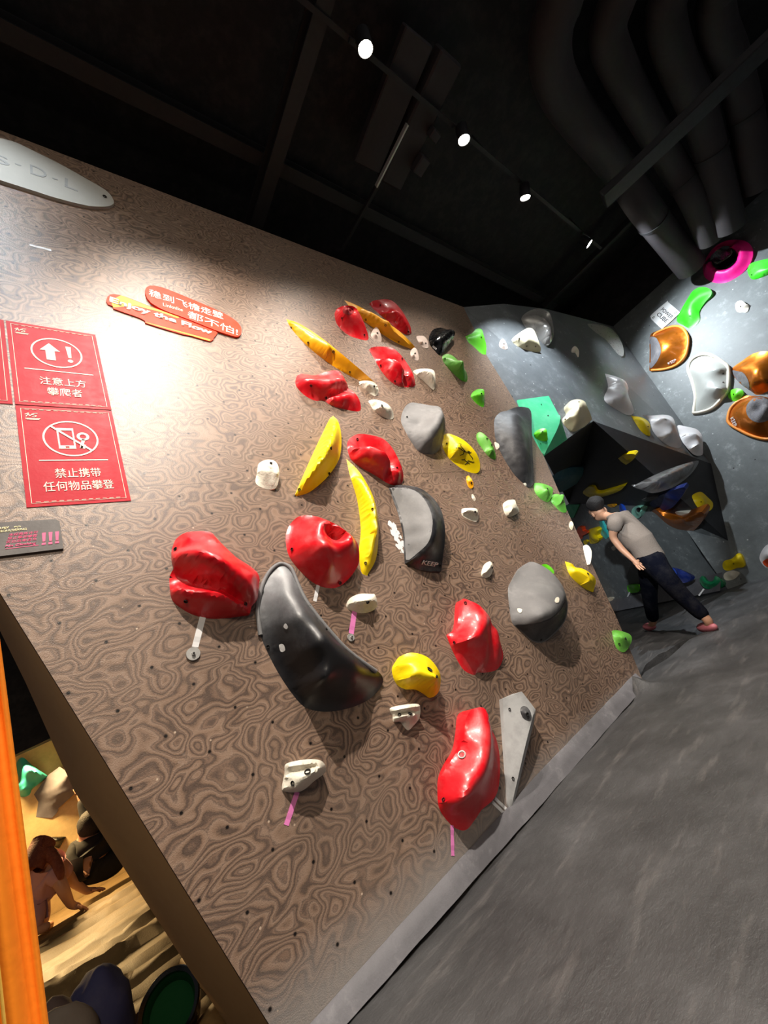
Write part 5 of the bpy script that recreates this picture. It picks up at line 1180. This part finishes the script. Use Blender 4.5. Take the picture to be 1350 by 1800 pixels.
B_ = {'p': (pv(335, 790, 6.7), .15), 'w': (J['waist'][0], .14), 'c': (J['chest'][0], .155), 'co': (J['collar'][0], .11), 'as': (J['as'][0], .088), 'ae': (J['as'][0].lerp(J['ae'][0], .7), .082), 'bs': (J['bs'][0], .085), 'be': (J['bs'][0].lerp(J['be'][0], .7), .08)}
skin('blouse', B_, [('p', 'w'), ('w', 'c'), ('c', 'co'), ('co', 'as'), ('as', 'ae'), ('co', 'bs'), ('bs', 'be')], BLOUSE, wm, 'c')
B_ = {'p': (J['pelvis'][0], .14), 'kh': (J['kh'][0], .13), 'kk': (J['kk'][0], .11), 'ka': (J['ka'][0], .085), 'lh': (J['lh'][0], .13), 'lk': (J['lk'][0], .11), 'la': (J['la'][0], .085)}
skin('trousers', B_, [('p', 'kh'), ('kh', 'kk'), ('kk', 'ka'), ('p', 'lh'), ('lh', 'lk'), ('lk', 'la')], BLOUSE, wm, 'p')
hj = {'t': (pv(395, 235, 6.45), .105), 'm': (pv(355, 300, 6.42), .12), 'n': (pv(320, 380, 6.4), .095), 'e': (pv(300, 470, 6.42), .06), 'u': (pv(275, 400, 6.38), .04), 'f': (pv(545, 330, 6.4), .05), 'g': (pv(590, 450, 6.36), .045), 'h': (pv(610, 540, 6.36), .025)}
skin('hair', hj, [('t', 'm'), ('m', 'n'), ('n', 'e'), ('n', 'u'), ('t', 'f'), ('f', 'g'), ('g', 'h')], HAIRR, wm, 'm')
bp = empty('person', (.25, 7.1, 0)); tag(bp, 'person in black sitting on the mat with one arm raised, seen from behind', 'person')
J = {}; E = []
J['pelvis'] = (pv(980, 1390, 7.1, FB_), .2); J['waist'] = (pv(960, 1280, 7.1, FB_), .18); J['chest'] = (pv(905, 1180, 7.1, FB_), .19); J['collar'] = (pv(870, 1090, 7.1, FB_), .12); J['neck'] = (pv(860, 1045, 7.05, FB_), .06); J['jaw'] = (pv(840, 1005, 7.05, FB_), .07); J['head'] = (pv(850, 960, 7.05, FB_), .095); J['crown'] = (pv(860, 925, 7.05, FB_), .08); J['nose'] = (pv(770, 1000, 7.1, FB_), .02)
E += [('pelvis', 'waist'), ('waist', 'chest'), ('chest', 'collar'), ('collar', 'neck'), ('neck', 'jaw'), ('jaw', 'head'), ('head', 'crown'), ('jaw', 'nose')]
J['as'] = (pv(960, 1110, 7.1, FB_), .08); J['ae'] = (pv(860, 890, 7.25, FB_), .05); J['aw'] = (pv(800, 690, 7.3, FB_), .035)
J['bs'] = (pv(760, 1190, 7.1, FB_), .08); J['be'] = (pv(690, 1300, 7.0, FB_), .06); J['bw'] = (pv(760, 1400, 6.9, FB_), .04)
J['k1'] = (pv(800, 1390, 6.95, FB_), .12); J['k2'] = (pv(720, 1420, 6.85, FB_), .08); J['l1'] = (pv(1100, 1330, 7.0, FB_), .12); J['l2'] = (pv(1220, 1300, 6.9, FB_), .08)
E += [('collar', 'as'), ('as', 'ae'), ('ae', 'aw'), ('collar', 'bs'), ('bs', 'be'), ('be', 'bw'), ('pelvis', 'k1'), ('k1', 'k2'), ('pelvis', 'l1'), ('l1', 'l2')]
hand(J, E, 'a', 'aw', (-.15, 0, 1), (1, 0, 0)); hand(J, E, 'b', 'bw', (.5, -.3, -.4), (0, -1, 0))
skin('body', J, E, SKIN, bp, 'pelvis')
B_ = {k: (J[k][0], J[k][1] * 1.15 + .015) for k in ('pelvis', 'waist', 'chest', 'collar', 'as', 'ae', 'aw', 'bs', 'be', 'bw', 'k1', 'k2', 'l1', 'l2')}
skin('black_clothes', B_, [('pelvis', 'waist'), ('waist', 'chest'), ('chest', 'collar'), ('collar', 'as'), ('as', 'ae'), ('ae', 'aw'), ('collar', 'bs'), ('bs', 'be'), ('be', 'bw'), ('pelvis', 'k1'), ('k1', 'k2'), ('pelvis', 'l1'), ('l1', 'l2')], BLACKC, bp, 'pelvis')
blob('hair', J['crown'][0] + Vector((.02, -.02, -.03)), (.125, .13, .14), HAIR, bp, None, 2, .1)

# ------------------------------------------------------------------ side room things
SY = Surf((0, 7.86, 0), (1, 0, 0), (0, -1, 0))
hold(SY, FB_, MNT, '150,620 155,545 200,530 165,420 165,340 200,295:6 240,295:10 300,350:12 380,410:12 470,470:8 440,500:5 370,560:2 320,600 290,660 230,680 170,660', ['160,560:6 230,545:16 310,590:10', '200,530:6 230,385:18 330,400:22 450,470:12', '190,320:8 230,385:18'], '230,610:16 300,480:16', .3, '', 'turquoise faceted hold with a rounded foot on the yellow wall', 'holds on the yellow wall', dens=240, sm=1)
HOLDS[-1].data.materials[0] = plastic('turquoise_plastic', '#3fc0b4', .45, .1)
hold(SY, FB_, VIOG, '335,655c 480,460:10c 590,380:16c 690,450:22c 790,600:12c 580,790:4c 560,840:2 510,888:1c 355,880c 380,730:0c', ['350,665:1 560,590:16 690,450:23', '395,725:1 600,640:16 780,600:12', '440,740:3 560,720:10'], '', .05, '', 'crumpled grey angular volume on the yellow wall', 'holds on the yellow wall', name='climbing_volume', sm=0)
hold(SY, FB_, BLKG, '445,1140 480,1085:3 560,1075:6 650,1075:8c 585,1190:3c 500,1160', ['480,1095:4 570,1105:12 640,1080:8'], '', .1, '', 'small black chevron hold above the auburn hair', 'holds on the yellow wall', dens=100)
# bag and tub at the foot of the opening
def lump(name, parts, label, cat, loc):
    root = empty(name, loc); tag(root, label, cat); return root
bg = empty('bag', (-.2, 2.75, 0)); tag(bg, 'slumped navy and grey bag on the tarpaulin at the bottom left', 'bag')
c1 = vplane_hit(165, 1785, 2.7); c2 = vplane_hit(112, 1790, 2.75); c3 = vplane_hit(100, 1815, 2.6)
blob('main_pouch', (c1.x, 2.75, c1.z * .5 + .02), (.13, .15, c1.z * .5 + .1), BAGN, bg, Matrix.Rotation(.12, 3, 'Y'), 5, .12, 28)
blob('side_pouch', (c2.x - .03, 2.72, c2.z * .5), (.14, .14, c2.z * .5 + .08), plastic('dusky_cloth', '#5a4a46', .85, .05), bg, Matrix.Rotation(-.1, 3, 'Y'), 8, .12, 28)
blob('front_pocket', (c3.x, 2.6, .2), (.12, .05, .14), BAGG, bg, None, 9, .1, 20)
tb = vplane_hit(300, 1772, 2.46); t = empty('tub', (tb.x, 2.46, 0)); tag(t, 'round black tub with a bottle-green inside, leaning at the foot of the opening', 'tub')
ax_ = (EYE - tb).normalized().lerp(Vector((-.4, -.3, 1)).normalized(), .35).normalized(); rot = ax_.to_track_quat('Z', 'Y').to_matrix().to_4x4()
def lathe(name, prof_, m, parent, M, seg=40, cap=True):
    bm = bmesh.new(); rings = [[bm.verts.new((r * math.cos(2 * math.pi * k / seg), r * math.sin(2 * math.pi * k / seg), z)) for k in range(seg)] for r, z in prof_]
    for A_, B2_ in zip(rings, rings[1:]):
        for k in range(seg): bm.faces.new((A_[k], A_[(k + 1) % seg], B2_[(k + 1) % seg], B2_[k]))
    if cap: bm.faces.new(rings[-1][::-1])
    bm.transform(M); return bmobj(name, bm, m, parent, smooth=40)
M = Matrix.Translation(tb) @ rot @ Matrix.Scale(.66, 4)
lathe('shell', [(.155, .0), (.165, .045), (.158, .058), (.138, .045), (.15, .03)], BLKG, t, M, cap=False)
lathe('lining', [(.145, .04), (.128, .0), (.118, -.04), (.1, -.05), (.02, -.055), (.001, -.055)], TUBG, t, M)
lathe('outer_wall', [(.16, .03), (.15, -.08), (.13, -.2)], BLKG, t, M)

# hanging cloth close to the camera on the left
cb = empty('fabric_banner', (-.1, .62, 0)); tag(cb, 'orange, yellow and pink fabric banner close up at the left edge', 'banner')
def cloth(name, xa0, xa1, ph, m, off):
    bm = bmesh.new(); nx, nz = 14, 40; g = []
    for j in range(nz + 1):
        z = .02 + 1.5 * j / nz; row = []
        for i in range(nx + 1):
            t_ = i / nx; sl = .0344 * (1.1 - z)
            xl, xr = xa0 + sl * .9 - .0507 + .0, xa1 + sl - .0507
            x = xl + (xr - xl) * t_
            y = .6 + off + .008 * math.sin(t_ * 7 + ph + z * 2.2) + .004 * mnoise.noise(Vector((x * 30, z * 6, ph)))
            row.append(bm.verts.new((x, y, z)))
        g.append(row)
    for j in range(nz):
        for i in range(nx): bm.faces.new((g[j][i], g[j][i + 1], g[j + 1][i + 1], g[j + 1][i]))
    ob = bmobj(name, bm, m, cb, smooth=80, recalc=False); md = ob.modifiers.new('t', 'SOLIDIFY'); md.thickness = .004; return ob
cloth('orange_panel', -.026, .0, 0., OCH, 0.); cloth('yellow_panel', -.036, -.022, 1.5, OCY, .006); cloth('pink_panel', -.2, -.032, 3., OCP, .012)
